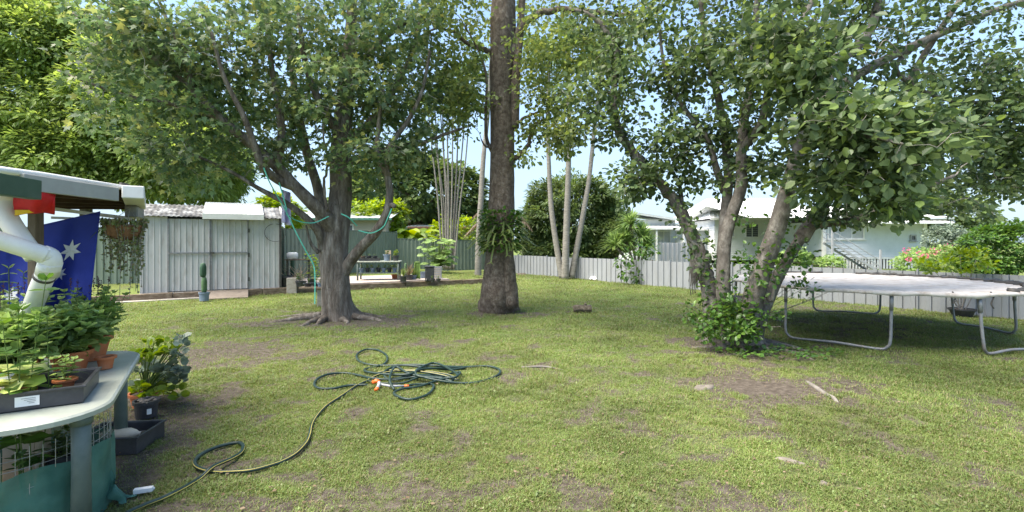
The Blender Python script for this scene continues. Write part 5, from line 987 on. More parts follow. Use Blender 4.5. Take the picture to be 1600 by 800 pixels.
# ------------------------------------------------------------------ pots and small plants
def pot(t, c, r0, r1, h, mat, rim=.012, soil=True, tilt=None, name='pot'):
    mb = MB(); mb.lathe(c, [(0, .002), (r0, 0), (r0 + (r1 - r0) * .8, h * .8), (r1 + rim * .3, h * .8), (r1 + rim, h * .82), (r1 + rim, h), (r1 - .006, h), (r1 - .012, h * .86)], 24)
    o = mb.build(name, M[mat], t, smooth=False)
    if soil:
        mb = MB(); mb.lathe(c, [(r1 - .012, h * .86), (r1 * .5, h * .9), (0, h * .88)], 20, wob=.1); mb.build('soil', M['soil'], o)
    return o
def sprigs(t, c, n, H, R, size, mat, tpl='ovate', seed=1, pairs=7, lean=.35, stemmat='frond', r=.003, top=True):
    g = np.random.default_rng(seed); st_, lf = MB(), MB(); c = np.array(c, float)
    for k in range(n):
        a = g.random() * 6.28; rr = R * g.random() ** .5 * .6; b0 = c + np.array((math.cos(a) * rr * .6, math.sin(a) * rr * .6, 0)); e = c + np.array((math.cos(a) * (rr + lean * H * g.random()), math.sin(a) * (rr + lean * H * g.random()), H * (.65 + .45 * g.random())))
        q = spline([b0, b0 * .5 + e * .5 + g.normal(size=3) * .02, e], 6); st_.tube(q, np.linspace(r, r * .5, len(q)), 5, cap=False)
        for j in range(pairs):
            f = .2 + .8 * (j + .5) / pairs; p = np.array([np.interp(f * (len(q) - 1), range(len(q)), q[:, i]) for i in range(3)]); aa = j * 1.57 + k
            for s_ in (0, math.pi):
                d = np.array((math.cos(aa + s_), math.sin(aa + s_), .25 * g.random() - .05)); leaves(lf, [p], [d], [np.array((0, 0, 1.)) + g.normal(size=3) * .25], size * (.6 + .6 * g.random()) * (1.15 - .35 * f), tpl)
        if top: leaves(lf, np.repeat([e], 4, 0), [np.array((math.cos(x), math.sin(x), .9)) for x in (0, 1.6, 3.1, 4.7)], np.array((0, 0, 1.)) + g.normal(size=(4, 3)) * .3, size * .55, tpl)
    st_.build('stems', M[stemmat], t, smooth=True); lf.build('leaves', M[mat], t)
# columnar cactus before the shed
cc = G(319, 470, .03); t = thing('potted_cactus', 'tall two jointed cactus in a blue grey pot before the shed doors', 'cactus', cc)
pot(t, cc, .11, .125, .24, 'pot_blue'); mb = MB()
def cact(mb, c, r, h, ribs=9):
    pr = [(0, .0), (r * .75, .02), (r, h * .2), (r * 1.02, h * .7), (r * .8, h * .93), (r * .35, h), (0, h)]; n0 = mb.n; mb.lathe(c, pr, ribs * 2); V = mb.v[-1]; k = np.arange(len(V)) % (ribs * 2); d = V[:, :2] - np.array(c[:2]); V[:, :2] = np.array(c[:2]) + d * np.where(k % 2, .78, 1.05)[:, None]
cact(mb, cc + (0.0, 0, .2), .065, .46); mb.build('lower_stem', M['cactus'], t, smooth=True); mb = MB(); cact(mb, cc + (-.03, 0, .64), .075, .4); mb.build('upper_stem', M['cactus_dark'], t, smooth=True)
# block, pedestal
c = G(454, 459); mb = MB(); mb.box((c[0], c[1] + .1, .25), (.3, .2, .5), .3); tag(mb.build('concrete_block', M['concrete'], loc=c, bevel=.015), 'upright concrete block on the lawn at the right corner of the shed', 'block')
c = G(501, 479); t = thing('pedestal', 'rough wooden board on a concrete post beside the left tree', 'pedestal', c); mb = MB(); mb.box((c[0], c[1], .23), (.15, .15, .46), .2); mb.build('post', M['concrete'], t, bevel=.01); mb = MB(); mb.box((c[0] - .15, c[1], .485), (.66, .36, .05), -.08); mb.build('board', M['timber'], t, bevel=.006)
gp = 'small potted plants round the terrace'
def plantpot(name, label, c, r, h, mat, kind='leafy', seed=1, H=.25, n=6, lsize=.06, lmat='leaf_dark', group=None, cat='potted plant'):
    t = thing(name, label, cat, c, 0, group); pot(t, c, r * .75, r, h, mat); cc = np.array(c, float) + (0, 0, h * .85)
    if kind == 'leafy': sprigs(t, cc, n, H, r * .8, lsize, lmat, seed=seed, pairs=4)
    elif kind == 'spiky': mb = MB(); rosette(mb, cc, n * 6, H, .012, seed, droop=.15, elmin=.3); mb.build('leaves', M[lmat], t)
    elif kind == 'cactus': mb = MB(); cact(mb, cc, r * .45, H); mb.build('stem', M['cactus'], t, smooth=True)
    return t
c = G(501, 479)
plantpot('plant_pot', 'flat dark pot of small green plants at the left end of the pedestal board', (c[0] - .33, c[1], .51), .1, .09, 'plastic_black', seed=2, H=.12, lsize=.04)
plantpot('plant_pot', 'blue grey pot of small plants at the right end of the pedestal board', (c[0] + .03, c[1] - .03, .51), .1, .1, 'pot_blue', seed=3, H=.12, lsize=.04)
plantpot('plant_pot', 'small dark pot in the middle of the pedestal board, with a bright green seedling', (c[0] - .14, c[1] + .05, .51), .08, .1, 'plastic_black', seed=4, H=.3, lsize=.07, lmat='leaf_lime')
# potting shelf left of the tree
def T2(px, py, z): return G(px, py, z)     # point on a level of height z
def tab(name, label, c, Lx, Ly, H, ang, top, leg, th=.04, shelf=None, legr=.03, cat='table'):
    t = thing(name, label, cat, c); d = np.array((math.cos(ang), math.sin(ang), 0)); e = np.array((-d[1], d[0], 0)); c = np.array(c, float)
    mb = MB(); mb.box(c + (0, 0, H - th / 2), (Lx, Ly, th), ang); mb.build('table_top', M[top], t, bevel=.01)
    for a in (-1, 1):
        for b_ in (-1, 1): mb = MB(); p = c + d * a * (Lx / 2 - .07) + e * b_ * (Ly / 2 - .06); mb.tube([p + (0, 0, H - th), p], [legr, legr * 1.1], 10); mb.build('leg', M[leg], t, smooth=True)
    if shelf: mb = MB(); mb.box(c + (0, 0, shelf), (Lx - .16, Ly - .1, .03), ang); mb.build('shelf', M[leg], t)
    return t, c, d, e
z0 = .2
t, cA, dA, eA = tab('potting_table', 'green grey garden table with pots on and under it, behind the left tree', np.array((Xc(592, 18.2), 18.25, z0)), 1.6, .75, .74, .12, 'plastic_table', 'plastic_leg', shelf=.3)
gA = 'pots standing on the shelf of the green garden table'
def on(c, d, e, a, b_, z): return c + d * a + e * b_ + np.array((0, 0, z))
pr0 = None
for k in range(7):
    p = on(cA, dA, eA, -.62 + k * .2, -.1 + .05 * (k % 2), .315)
    if k < 2:
        pr = plantpot('plant_pot', 'dark pot on the lower shelf of the green garden table' if k else 'blue grey pot on the lower shelf of the green garden table', p, .085, .17, 'plastic_black' if k else 'pot_blue', seed=20 + k, H=.14, n=4, lsize=.06, lmat='leaf_lime', group=gA)
        if k == 0: pr0 = pr
        else: pr1 = pr
    else: copy_tree(pr0 if k % 2 == 0 else pr1, None, p, k * 1.1)
plantpot('plant_pot', 'blue grey pot on the right half of the green garden table', on(cA, dA, eA, .28, 0, .745), .13, .24, 'pot_blue', seed=31, H=.15, n=5, lsize=.07)
plantpot('plant_pot', 'black pot with a lime leafed plant at the right end of the green garden table', on(cA, dA, eA, .62, -.1, .745), .12, .2, 'plastic_black', seed=32, H=.22, n=6, lsize=.09, lmat='leaf_lime')
def traybox(name, label, c, sx, sy, h, ang, mat, cat='tray', group=None, wall=.012, parts=True):
    t = thing(name, label, cat, c, 0, group); c = np.array(c, float); d = np.array((math.cos(ang), math.sin(ang), 0)); e = np.array((-d[1], d[0], 0)); mb = MB(); mb.box(c + (0, 0, .006), (sx, sy, .012), ang)
    for s_ in (-1, 1): mb.box(c + d * s_ * (sx / 2) + (0, 0, h / 2), (wall, sy, h), ang); mb.box(c + e * s_ * (sy / 2) + (0, 0, h / 2), (sx + wall, wall, h - .001), ang); mb.box(c + e * s_ * (sy / 2 + .008) + (0, 0, h), (sx + .04, .022, .012), ang); mb.box(c + d * s_ * (sx / 2 + .008) + (0, 0, h + .001), (.022, sy + .02, .012), ang)
    mb.build('body', M[mat], t, bevel=.003); return t, c, d, e
tt_, c, d, e = traybox('seed_tray', 'low black tray heaped with dark pots on the left half of the green garden table', on(cA, dA, eA, -.35, 0, .745), .7, .45, .1, .12, 'plastic_black')
for k in range(3): plantpot('plant_pot', ['brown pot at the left end of the black tray on the green garden table', 'dark pot in the middle of the black tray on the green garden table', 'small pot at the right end of the black tray on the green garden table'][k], on(c, d, e, -.25 + .22 * k, .02, .014), .09, .17, ['timber', 'plastic_black', 'plastic_black'][k], seed=40 + k, H=.08, n=3, lsize=.05)
c = on(cA, dA, eA, .3, .22, .745); mb = MB(); mb.box(c + (0, 0, .19), (.2, .06, .38), .12); o = tag(mb.build('wooden_frame', M['timber_pale'], loc=c), 'small pale wooden frame standing at the back of the green garden table', 'frame'); mb = MB(); mb.box((0, 0, 0), (.1, .07, .18)); 
t, cB, dB, eB = tab('potting_shelf', 'narrow shelf on black legs holding a white tub, left of the left tree', np.array((Xc(464, 17.2), 17.3, z0)), .85, .35, .84, .25, 'timber', 'steel_dark', legr=.02, cat='shelf')
t = thing('white_tub', 'white tub bundled in plastic on the shelf left of the left tree', 'tub', on(cB, dB, eB, -.18, 0, .842)); mb = MB(); mb.lathe(on(cB, dB, eB, -.18, 0, .842), [(0, 0), (.17, 0), (.2, .1), (.19, .2), (.12, .24), (0, .22)], 18, wob=.35); mb.build('body', M['white_paint'], t, smooth=True)
plantpot('plant_pot', 'pale blue grey pot at the right end of the shelf beside the white tub', on(cB, dB, eB, .3, 0, .842), .1, .2, 'pot_blue', seed=50, H=.12)
# ground level pots beside the shed
def G2(px, py): return G(px, py, .22)
plantpot('plant_pot', 'large dark planter with a bare twiggy plant against the shed corner', G2(446, 447), .2, .34, 'plastic_black', 'leafy', 51, .6, 10, .04, 'leaf_dry')
plantpot('plant_pot', 'low wide black pot behind the concrete block', G2(470, 448), .16, .18, 'plastic_black', 'leafy', 52, .25, 8, .08)
plantpot('plant_pot', 'small pot with a bright leafy plant between the shed and the left tree', G2(487, 446), .12, .22, 'plastic_black', 'leafy', 53, .75, 9, .14, 'leaf_lime')
c = G2(455, 440) + (0, .4, 0); t = thing('dry_branches', 'heap of pale dry branches behind the concrete block', 'branches', c); mb = MB(); g = np.random.default_rng(6)
for k in range(26): a = g.random() * 3.14; p = c + (g.normal() * .2, g.normal() * .15, .04 + .1 * g.random()); e = p + np.array((math.cos(a) * .4, .2 * g.normal(), .1 + .45 * g.random())); mb.tube(spline([p, (p + e) / 2 + g.normal(size=3) * .05, e], 4), np.linspace(.014, .005, 9), 5)
mb.build('twigs', M['timber_pale'], t)
t = thing('cactus_pot', 'thin dark column cactus at the right wall of the shed', 'cactus', G2(443, 441) + (0, .7, 0)); c = G2(443, 441) + (0, .7, 0); pot(t, c, .1, .13, .2, 'plastic_black'); mb = MB(); cact(mb, c + (0, 0, .17), .07, .95); mb.build('stem', M['cactus_dark'], t, smooth=True)
# row of pots right of the table
row = [(630, 436, 'spiky', 'frond', 'plastic_black', .14, .2, .45, 'spiky pale plant in a black pot, nearest the right leg of the garden table'), (639, 434, 'spiky', 'leaf_dry', 'plastic_black', .14, .2, .6, 'straw coloured grassy plant in a black pot right of the garden table'), (646, 433, 'spiky', 'frond', 'pot_blue', .13, .18, .4, 'small spiky plant in a blue grey pot left of the narrow upright frame'), (617, 432, 'leafy', 'leaf_dark', 'terracotta', .13, .18, .4, 'terracotta pot with a leafy plant just behind the right leg of the garden table'), (634, 430, 'cactus', 'cactus', 'plastic_black', .13, .2, .42, 'cactus in a black pot behind the grassy plant')]
for k, (x, y, kd, lm, pm, r_, h_, H_, lb) in enumerate(row): plantpot('plant_pot', lb, G(x, y + 4, .22), r_, h_, pm, kd, 60 + k, H_, 7, .1, lm, gp)
c = G(652, 437, .22); mb = MB()
for s_ in (-1, 1): mb.box(c + (s_ * .1, 0, .34), (.03, .04, .68))
mb.box(c + (0, 0, .67), (.226, .04, .03)); mb.box(c + (0, 0, .012), (.168, .04, .03)); mb.box(c + (0, .015, .34), (.17, .01, .6)); tag(mb.build('upright_frame', M['leaf_herb'], loc=c), 'narrow pale green upright frame standing among the pots', 'frame')
t = thing('blue_tub', 'pale blue tub between the upright frame and the black bin', 'tub', G(660, 435, .22)); c = G(660, 435, .22); mb = MB(); mb.lathe(c, [(0, .01), (.13, 0), (.16, .24), (.17, .24), (.17, .26), (.15, .26), (.14, .1), (0, .08)], 20); mb.build('body', M['pot_blue'], t, smooth=False)
c = G(670, 440, .2); t = thing('black_bin', 'black plastic bin on the patio left of the palm clump', 'bin', c); mb = MB(); mb.box(c + (0, .2, .26), (.32, .34, .52), .1); mb.box(c + (0, .2, .54), (.36, .38, .05), .1); mb.build('body', M['plastic_black'], t, bevel=.02)
mb = MB(); mb.cyl(c + (-.1, .0, .05), c + (-.06, .0, .05), .06); mb.cyl(c + (.1, .0, .05), c + (.14, .0, .05), .06); mb.build('wheel', M['steel_dark'], t)
c = G(683, 437, .2); tt_, c, d, e = traybox('grey_crate', 'grey slatted crate beside the black bin', c + (0, .15, 0), .28, .3, .48, .1, 'grey_plastic', 'crate', wall=.015); mb = MB()
for k in range(5): mb.box(c + (0, -.165, .06 + k * .09), (.27, .012, .035), .1)
mb.build('slat', M['concrete'], tt_)
for x in (676, 685): plantpot('plant_pot', 'tiny dark pot before the black bin' if x < 680 else 'tiny dark pot with a sprig before the grey crate', G(x, 441, .2), .08, .12, 'plastic_black', seed=x, H=.12, n=4, lsize=.05, group=gp)
# philodendron like shrub at the palms' foot
c = G(684, 426, .25) ; t = thing('leafy_shrub', 'lush broad leafed shrub at the foot of the palm clump', 'shrub', c); g = np.random.default_rng(77); mb, s2 = MB(), MB()
for k in range(110):
    a = g.random() * 6.28; e = c + (math.cos(a) * .75 * g.random() ** .5, math.sin(a) * .6 * g.random(), .35 + 1.25 * g.random()); s2.tube(spline([c, (c + e) / 2 + (0, 0, .15), e], 3), .01, 4, cap=False); leaves(mb, [e], [(math.cos(a), math.sin(a), -.3)], [(0, -.4, 1)], .3 * (.7 + .5 * g.random()), 'round')
s2.build('stems', M['frond'], t); mb.build('leaves', M['leaf_herb'], t)
# weeds and stakes at the low fence
c = G(1000, 444); c[1] -= .2; t = thing('weedy_shrub', 'straggly weedy shrub growing against the low grey fence', 'shrub', c); g = np.random.default_rng(78); mb, s2 = MB(), MB()
for (x, y, n_, sp) in ((1003, 392, 60, .3), (985, 400, 40, .3), (978, 425, 50, .3), (995, 432, 45, .25), (1025, 432, 60, .28), (1010, 405, 25, .2), (968, 412, 20, .2), (1020, 392, 20, .2)):
    q = P(x, y, c[1]); s2.tube(spline([c + (g.normal() * .1, 0, 0), (c + q) / 2 + (.05, 0, .05), q], 4), .014, 5, cap=False); v = nrm(g.normal(size=(n_, 3))) * sp * g.random((n_, 1)) ** .5; leaves(mb, q + v, v + (0, 0, -.1), np.array((0, 0, 1.)) + g.normal(size=(n_, 3)) * .4, .15 * (.7 + .5 * g.random(n_)), 'ovate')
s2.build('stems', M['twig'], t); mb.build('leaves', M['leaf_ivy'], t)
for lb, a_, b_ in (('leaning brown stake at the low fence, the left of two', (1014, 443), (1019, 406)), ('leaning brown stake at the low fence, the right of two', (1027, 444), (1034, 408))):
    mb = MB(); p = G(*a_); p[1] -= .15; mb.beam(p, P(b_[0], b_[1], p[1] + .12), .06, .05); tag(mb.build('stake', M['timber'], loc=p), lb, 'stake', 'brown stakes by the low fence')
# pot plant behind the trampoline
c = G(1503, 494); t = thing('potted_tree', 'spindly small leafed tree in a black pot by the fence behind the trampoline', 'potted plant', c); pot(t, c, .17, .24, .17, 'plastic_black'); mb, s2 = MB(), MB(); g = np.random.default_rng(79)
for (x, y, n_, sp) in ((1500, 398, 90, .16), (1480, 410, 70, .16), (1525, 405, 80, .17), (1545, 415, 60, .15), (1455, 418, 60, .14), (1510, 425, 60, .14), (1530, 395, 50, .13), (1440, 412, 40, .12)):
    q = P(x, y, c[1] + g.normal() * .1); s2.tube(spline([c + (g.normal() * .04, 0, .1), c * .5 + q * .5 + (g.normal() * .04, 0, .1), q], 5), np.linspace(.014, .004, 11), 5, cap=False); v = nrm(g.normal(size=(n_, 3))) * sp * g.random((n_, 1)) ** .5; leaves(mb, q + v, v + (0, 0, .03), np.array((0, 0, 1.)) + g.normal(size=(n_, 3)) * .4, .09 * (.7 + .5 * g.random(n_)), 'ovate')
s2.build('stems', M['twig'], t); mb.build('leaves', M['leaf_lime'], t)
c = G(1252, 466); tt_, c, d, e = traybox('seed_tray', 'low black tray with thin sticks on the lawn behind the trampoline', c, .5, .3, .08, -.1, 'plastic_black'); mb = MB()
for k in range(6): mb.tube([c + (-.2 + .08 * k, 0, .02), c + (-.24 + .1 * k, .03, .5 + .06 * (k % 3))], .008, 5)
mb.build('stick', M['timber_pale'], tt_)

# ------------------------------------------------------------------ awning, flag, pipes (left foreground)
t = thing('awning', 'low lean-to roof with a white gutter and a green beam at the left edge', 'awning', (-3.9, 3.4, 0))
A1, A2, A3, A4 = P(-70, 258, 2.6), P(196, 298, 3.9), P(208, 318, 4.7), P(-240, 318, 4.9)
mb = MB(); n = 40; V = []
for i in range(n + 1):
    f = i / n; w = np.array((0, 0, .02 * (i % 2))); V += [A1 + (A4 - A1) * f + w, A2 + (A3 - A2) * f + w]
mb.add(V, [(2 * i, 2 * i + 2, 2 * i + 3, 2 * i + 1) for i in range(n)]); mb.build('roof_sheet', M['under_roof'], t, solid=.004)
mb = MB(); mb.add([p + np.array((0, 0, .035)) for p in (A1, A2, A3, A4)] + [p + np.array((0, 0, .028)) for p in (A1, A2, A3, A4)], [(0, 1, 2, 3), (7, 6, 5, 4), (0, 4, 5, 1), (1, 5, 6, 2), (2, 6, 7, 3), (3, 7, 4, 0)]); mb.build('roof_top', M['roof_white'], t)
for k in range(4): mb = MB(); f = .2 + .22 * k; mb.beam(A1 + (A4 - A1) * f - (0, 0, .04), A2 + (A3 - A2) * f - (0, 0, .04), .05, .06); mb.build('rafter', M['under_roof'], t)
mb = MB(); mb.tube([P(-70, 257, 2.58), P(60, 273, 3.1), P(190, 293, 3.86)], .021, 14); mb.build('roof_edge', M['roof_white'], t, smooth=True)
mb = MB(); mb.beam(P(188, 291, 3.88), P(200, 293, 3.95), .02, .06); mb.build('edge_bracket', M['steel_dark'], t)
a_, b_ = P(208, 300, 3.78), P(213, 318, 4.5); mb = MB(); mb.beam(a_, b_, .14, .1); mb.build('fascia_box', M['white_paint'], t, bevel=.008)
mb = MB(); mb.beam(P(205, 330, 4.2), P(216, 334, 4.6), .09, .1); mb.build('gutter_end', M['galv'], t, bevel=.01)
mb = MB(); mb.beam(P(34, 284, 2.95), P(183, 304, 3.7), .03, .10); mb.build('gutter_beam', M['beam_grey'], t, bevel=.004)
mb = MB(); mb.beam(P(-60, 279, 2.3), P(56, 297, 2.75), .06, .11); mb.build('green_beam', M['paint_green'], t, bevel=.004)
mb = MB(); mb.beam(P(80, 326, 4.4), P(208, 342, 4.4), .03, .03); mb.beam(P(80, 340, 4.0), P(212, 345, 4.3), .02, .02); mb.build('cross_rail', M['white_paint'], t)
pb = P(56, 320, 3.6); mb = MB(); mb.box((pb[0], pb[1], 1.0), (.06, .07, 2.06)); mb.build('post', M['timber'], t, bevel=.006)
t = thing('downpipe', 'white plastic downpipe with elbows in front of the blue flag', 'pipe', P(20, 480, 3.5))
mb = MB(); mb.tube(spline([P(2, 296, 3.2), P(4, 318, 3.2), P(14, 344, 3.2), P(38, 380, 3.22), P(56, 402, 3.24)], 6), .056, 20); mb.tube([P(2, 290, 3.2), P(4, 314, 3.2)], .063, 20); mb.build('upper_pipe', M['pvc'], t, smooth=True)
mb = MB(); mb.tube(spline([P(-80, 352, 2.9), P(0, 376, 3.05), P(50, 392, 3.15), P(72, 399, 3.2)], 6), .055, 20); mb.tube(spline([P(66, 397, 3.19), P(76, 401, 3.22), P(79, 410, 3.23), P(76, 422, 3.24)], 4), .061, 20)
mb.tube([P(76, 418, 3.24), P(62, 450, 3.32), P(40, 510, 3.5), P(20, 580, 3.7)], .056, 20); mb.tube([P(79, 409, 3.23), P(74, 428, 3.25)], .064, 20); mb.build('lower_pipe', M['pvc'], t, smooth=True)
mb = MB(); mb.tube([P(70, 431, 3.27), P(68.5, 434, 3.275)], .0595, 24); mb.build('strap', M['steel_dark'], t, smooth=True)
# flag
t = thing('flag', 'navy blue flag with white stars hanging beneath the awning', 'flag', P(157, 330, 3.5))
def flagP(u, v, o=0.0):
    px = -110 + u * 267 - v * 17 * u; top = 392 - u * 62; py = top + v * (482 + 10 * (1 - u) - top); Yd = 3.85 + .07 * math.sin(u * 15 + v * 2.2) * (.3 + v) + .035 * math.sin(u * 37 + v * 3) * v + .05 * float(fbm(u * 9 + v * 3, v * 3 - u * 5, 8, 4)); return P(px, py, Yd - o)
mb = MB(); mb.grid(lambda u, v: flagP(u, v), 60, 24); mb.build('cloth', M['flag_blue'], t, smooth=True, solid=.002)
def star(cu, cv, R, pts=7, rot=0):
    V = [flagP(cu, cv, .006)]
    for k in range(pts * 2): a = rot + k * math.pi / pts; r_ = R if k % 2 == 0 else R * .46; V.append(flagP(cu + r_ * math.sin(a) / 267, cv - r_ * math.cos(a) / 150, .006))
    mb = MB(); mb.add(V, [(0, 1 + k, 1 + (k + 1) % (pts * 2)) for k in range(pts * 2)]); mb.build('star', M['flag_white'], t, solid=.001)
star(.845, .36, 18, rot=.1); star(.79, .6, 12); star(.50, .8, 17, rot=.2); star(.93, .93, 7, 5)
# red and yellow bundle
c = P(54, 318, 3.2); t = thing('bundled_cloth', 'red and yellow bundled cloth tucked under the awning beam', 'cloth', c)
mb = MB(); mb.grid(lambda u, v: P(24 + u * 62, 296 + v * 36 - 10 * math.sin(u * 3.1) * (1 - v) + 1.5 * math.sin(u * 7), 3.15 + .12 * math.cos(u * 3.1) ** 2 - .1 * math.sin(v * 3.1) + .008 * math.sin(u * 13 + v * 5)), 24, 14); mb.build('red_cloth', M['flag_red'], t, smooth=True, solid=.012)
mb = MB(); mb.grid(lambda u, v: P(26 + u * 40, 328 + v * 9 * (1 - u * .8), 3.16 - .04 * math.sin(u * 3.1)), 16, 5); mb.build('yellow_cloth', M['flag_yellow'], t, smooth=True, solid=.01)
# hanging basket
c = P(194, 352, 4.0); c = c + (0, 0, -.13); t = thing('hanging_basket', 'hanging coir basket of trailing reddish succulents at the end of the awning', 'hanging basket', c)
mb = MB(); mb.lathe(c, [(0, 0), (.07, .005), (.115, .05), (.135, .12), (.14, .13), (.125, .13), (.1, .1), (0, .1)], 22, wob=.12); mb.build('basket', M['coir'], t, smooth=True)
mb = MB(); hk = P(203, 326, 4.15)
for a in (0, 2.1, 4.2): mb.tube([c + (.13 * math.cos(a), .13 * math.sin(a), .13), hk], .0025, 4)
mb.build('hanger', M['wire'], t); s2, mb = MB(), MB(); g = np.random.default_rng(15)
for k in range(38):
    a = g.random() * 6.28; r_ = .07 + .05 * g.random(); Ln = .12 + .46 * g.random() * (1.0 if math.cos(a) > .2 else .5); p0 = c + (math.cos(a) * .1, math.sin(a) * .1, .14); q = spline([p0, p0 + (math.cos(a) * .05, math.sin(a) * .05, .02), c + (math.cos(a) * r_ * 1.15, math.sin(a) * r_, .0), c + (math.cos(a) * (r_ + .02 * g.normal()), math.sin(a) * r_, .08 - Ln)], 6); s2.tube(q, .002, 4, cap=False)
    n_ = int(14 + Ln * 80); f = g.random(n_) * (len(q) - 1); p = np.stack([np.interp(f, range(len(q)), q[:, i]) for i in range(3)], -1); leaves(mb, p, g.normal(size=(n_, 3)) + (0, 0, -.3), g.normal(size=(n_, 3)), .018 + .014 * g.random(n_), 'ovate')
mb.build('trailing_leaves', M['succulent_red'], t); s2.build('stems', M['twig'], t); mb = MB(); rosette(mb, c + (-.1, -.02, .08), 22, .2, .008, 4, droop=.7, elmin=-.2); mb.build('spiky_leaves', M['frond'], t)
# ------------------------------------------------------------------ plant table (left foreground)
nD = np.array((-.53, .848, 0)); wD = np.array((-.848, -.53, 0)); Cn = np.array((-2.2, 2.62, 0)); tl, tw_ = 1.98, .98
def tp(a, b_, z=.72): return Cn + nD * a + wD * b_ + np.array((0, 0, z))
t = thing('garden_table', 'pale green plastic garden table crowded with potted plants, left foreground', 'table', tp(1, .5, 0))
def outline(r_, ins, z):
    out = []; x0, x1, y0, y1 = ins, tl - ins, ins, tw_ - ins
    for (cx, cy, a0) in ((x1 - r_, y1 - r_, 0), (x0 + r_, y1 - r_, 90), (x0 + r_, y0 + r_, 180), (x1 - r_, y0 + r_, 270)):
        for k in range(9): a = math.radians(a0 + k * 11.25); out.append(tp(cx + r_ * math.cos(a), cy + r_ * math.sin(a), z))
    return out
mb = MB(); rings = [outline(.30, .03, .675), outline(.33, 0, .685), outline(.33, 0, .71), outline(.32, .012, .72), outline(.28, .05, .716)]; n = len(rings[0]); mb.add(sum(rings, []), [(k * n + i, k * n + (i + 1) % n, (k + 1) * n + (i + 1) % n, (k + 1) * n + i) for k in range(4) for i in range(n)] + [tuple(range(4 * n, 5 * n)), tuple(range(n - 1, -1, -1))]); mb.build('table_top', M['plastic_table'], t)
for a_, b_ in ((.17, .12), (1.62, .12), (.17, .82), (1.62, .82)): mb = MB(); mb.tube([tp(a_, b_, .68), tp(a_, b_, .4), tp(a_, b_, 0)], [.045, .043, .047], 20); mb.tube([tp(a_, b_, .69), tp(a_, b_, .64)], .052, 20); mb.build('leg', M['plastic_leg'], t, smooth=True)
# seedling tray on the table
c = tp(.55, .52, .722); ang = math.atan2(wD[1], wD[0]); tt_, c, d, e = traybox('seed_tray', 'black seedling tray with a white label at the near edge of the table', c, .76, .46, .095, ang, 'plastic_black')
fc = tp(.55 - .232, .52 - .005, .775); sdir2 = wD; mb = MB(); p = tp(.55 - .237 - .003, .37, .77); mb.add([p - wD * .05 - (0, 0, .027), p + wD * .05 - (0, 0, .027), p + wD * .05 + (0, 0, .027), p - wD * .05 + (0, 0, .027)], [(0, 1, 2, 3)]); lb = mb.build('label', M['paper'], tt_)
mb = MB()
for k in range(4): q0 = p - nD * .0012 - wD * (.03 if k == 3 else .035) + np.array((0, 0, .016 - k * .009)); mb.add([q0 - (0, 0, .0015), q0 + wD * (.06 - .012 * k) - (0, 0, .0015), q0 + wD * (.06 - .012 * k) + (0, 0, .0015), q0 + (0, 0, .0015)], [(0, 1, 2, 3)])
mb.build('print', M['ink'], lb)
def tpot(label, a_, b_, r0, r1, h, mat, z=.722, **k):
    c = tp(a_, b_, z); t = thing('potted_plant', label, 'potted plant', c); pot(t, c, r0, r1, h, mat); return t, c
t, c = tpot('creamy lime leafed plant in the black tray at the near edge of the table', .47, .6, .05, .07, .08, 'terracotta', .736)
mb = MB(); g = np.random.default_rng(3)
for k in range(56): a = g.random() * 6.28; rr = .03 + .17 * g.random() ** .7; el = .14 + .09 * g.random() - rr * .25; p = c + (math.cos(a) * rr * 1.1, math.sin(a) * rr * .8, el); leaves(mb, [p], [(math.cos(a), math.sin(a), -.25 + .3 * g.random())], [(g.normal() * .2, g.normal() * .2 - .3, 1)], .085 + .04 * g.random(), 'round')
mb.build('leaves', M['leaf_variegated'], t)
t, c = tpot('second creamy lime leafed plant in the tray, half out of frame', .45, .8, .05, .07, .08, 'terracotta', .736); mb = MB()
for k in range(40): a = g.random() * 6.28; rr = .03 + .15 * g.random() ** .7; p = c + (math.cos(a) * rr, math.sin(a) * rr * .8, .2 - rr * .25 + .08 * g.random()); leaves(mb, [p], [(math.cos(a), math.sin(a), -.2)], [(g.normal() * .2, -.3, 1)], .09, 'round')
mb.build('leaves', M['leaf_variegated'], t)
for (a_, b_, lb, hh) in ((.62, .27, 'small seedling in a terracotta pot at the right end of the black tray', .14), (.7, .45, 'small leafy seedling in the middle of the black tray', .16)):
    t, c = tpot(lb, a_, b_, .035, .05, .07, 'terracotta', .736); sprigs(t, c + (0, 0, .06), 6, hh, .03, .055, 'leaf_herb', seed=int(a_ * 100), pairs=3, lean=.5, r=.002); mb = MB(); rosette(mb, c + (0, 0, .06), 12, .15, .004, 3, droop=.5); mb.build('grass_leaves', M['frond'], t)
herbs = [(1.25, .36, .085, .12, .15, 'bushy mint like herb in a terracotta pot near the right side of the table', 44, .30, .19), (1.0, .62, .09, .13, .15, 'bushy mint like herb in a terracotta pot in the middle of the table', 46, .31, .2), (1.0, .92, .09, .13, .14, 'mint like herb in a terracotta trough at the left of the table', 40, .33, .2), (1.62, .30, .08, .125, .19, 'purple tipped herb in a tall flared terracotta pot at the far end of the table', 30, .36, .16), (1.5, .7, .09, .12, .15, 'tall purple tipped herb behind the bushy mint', 34, .38, .18)]
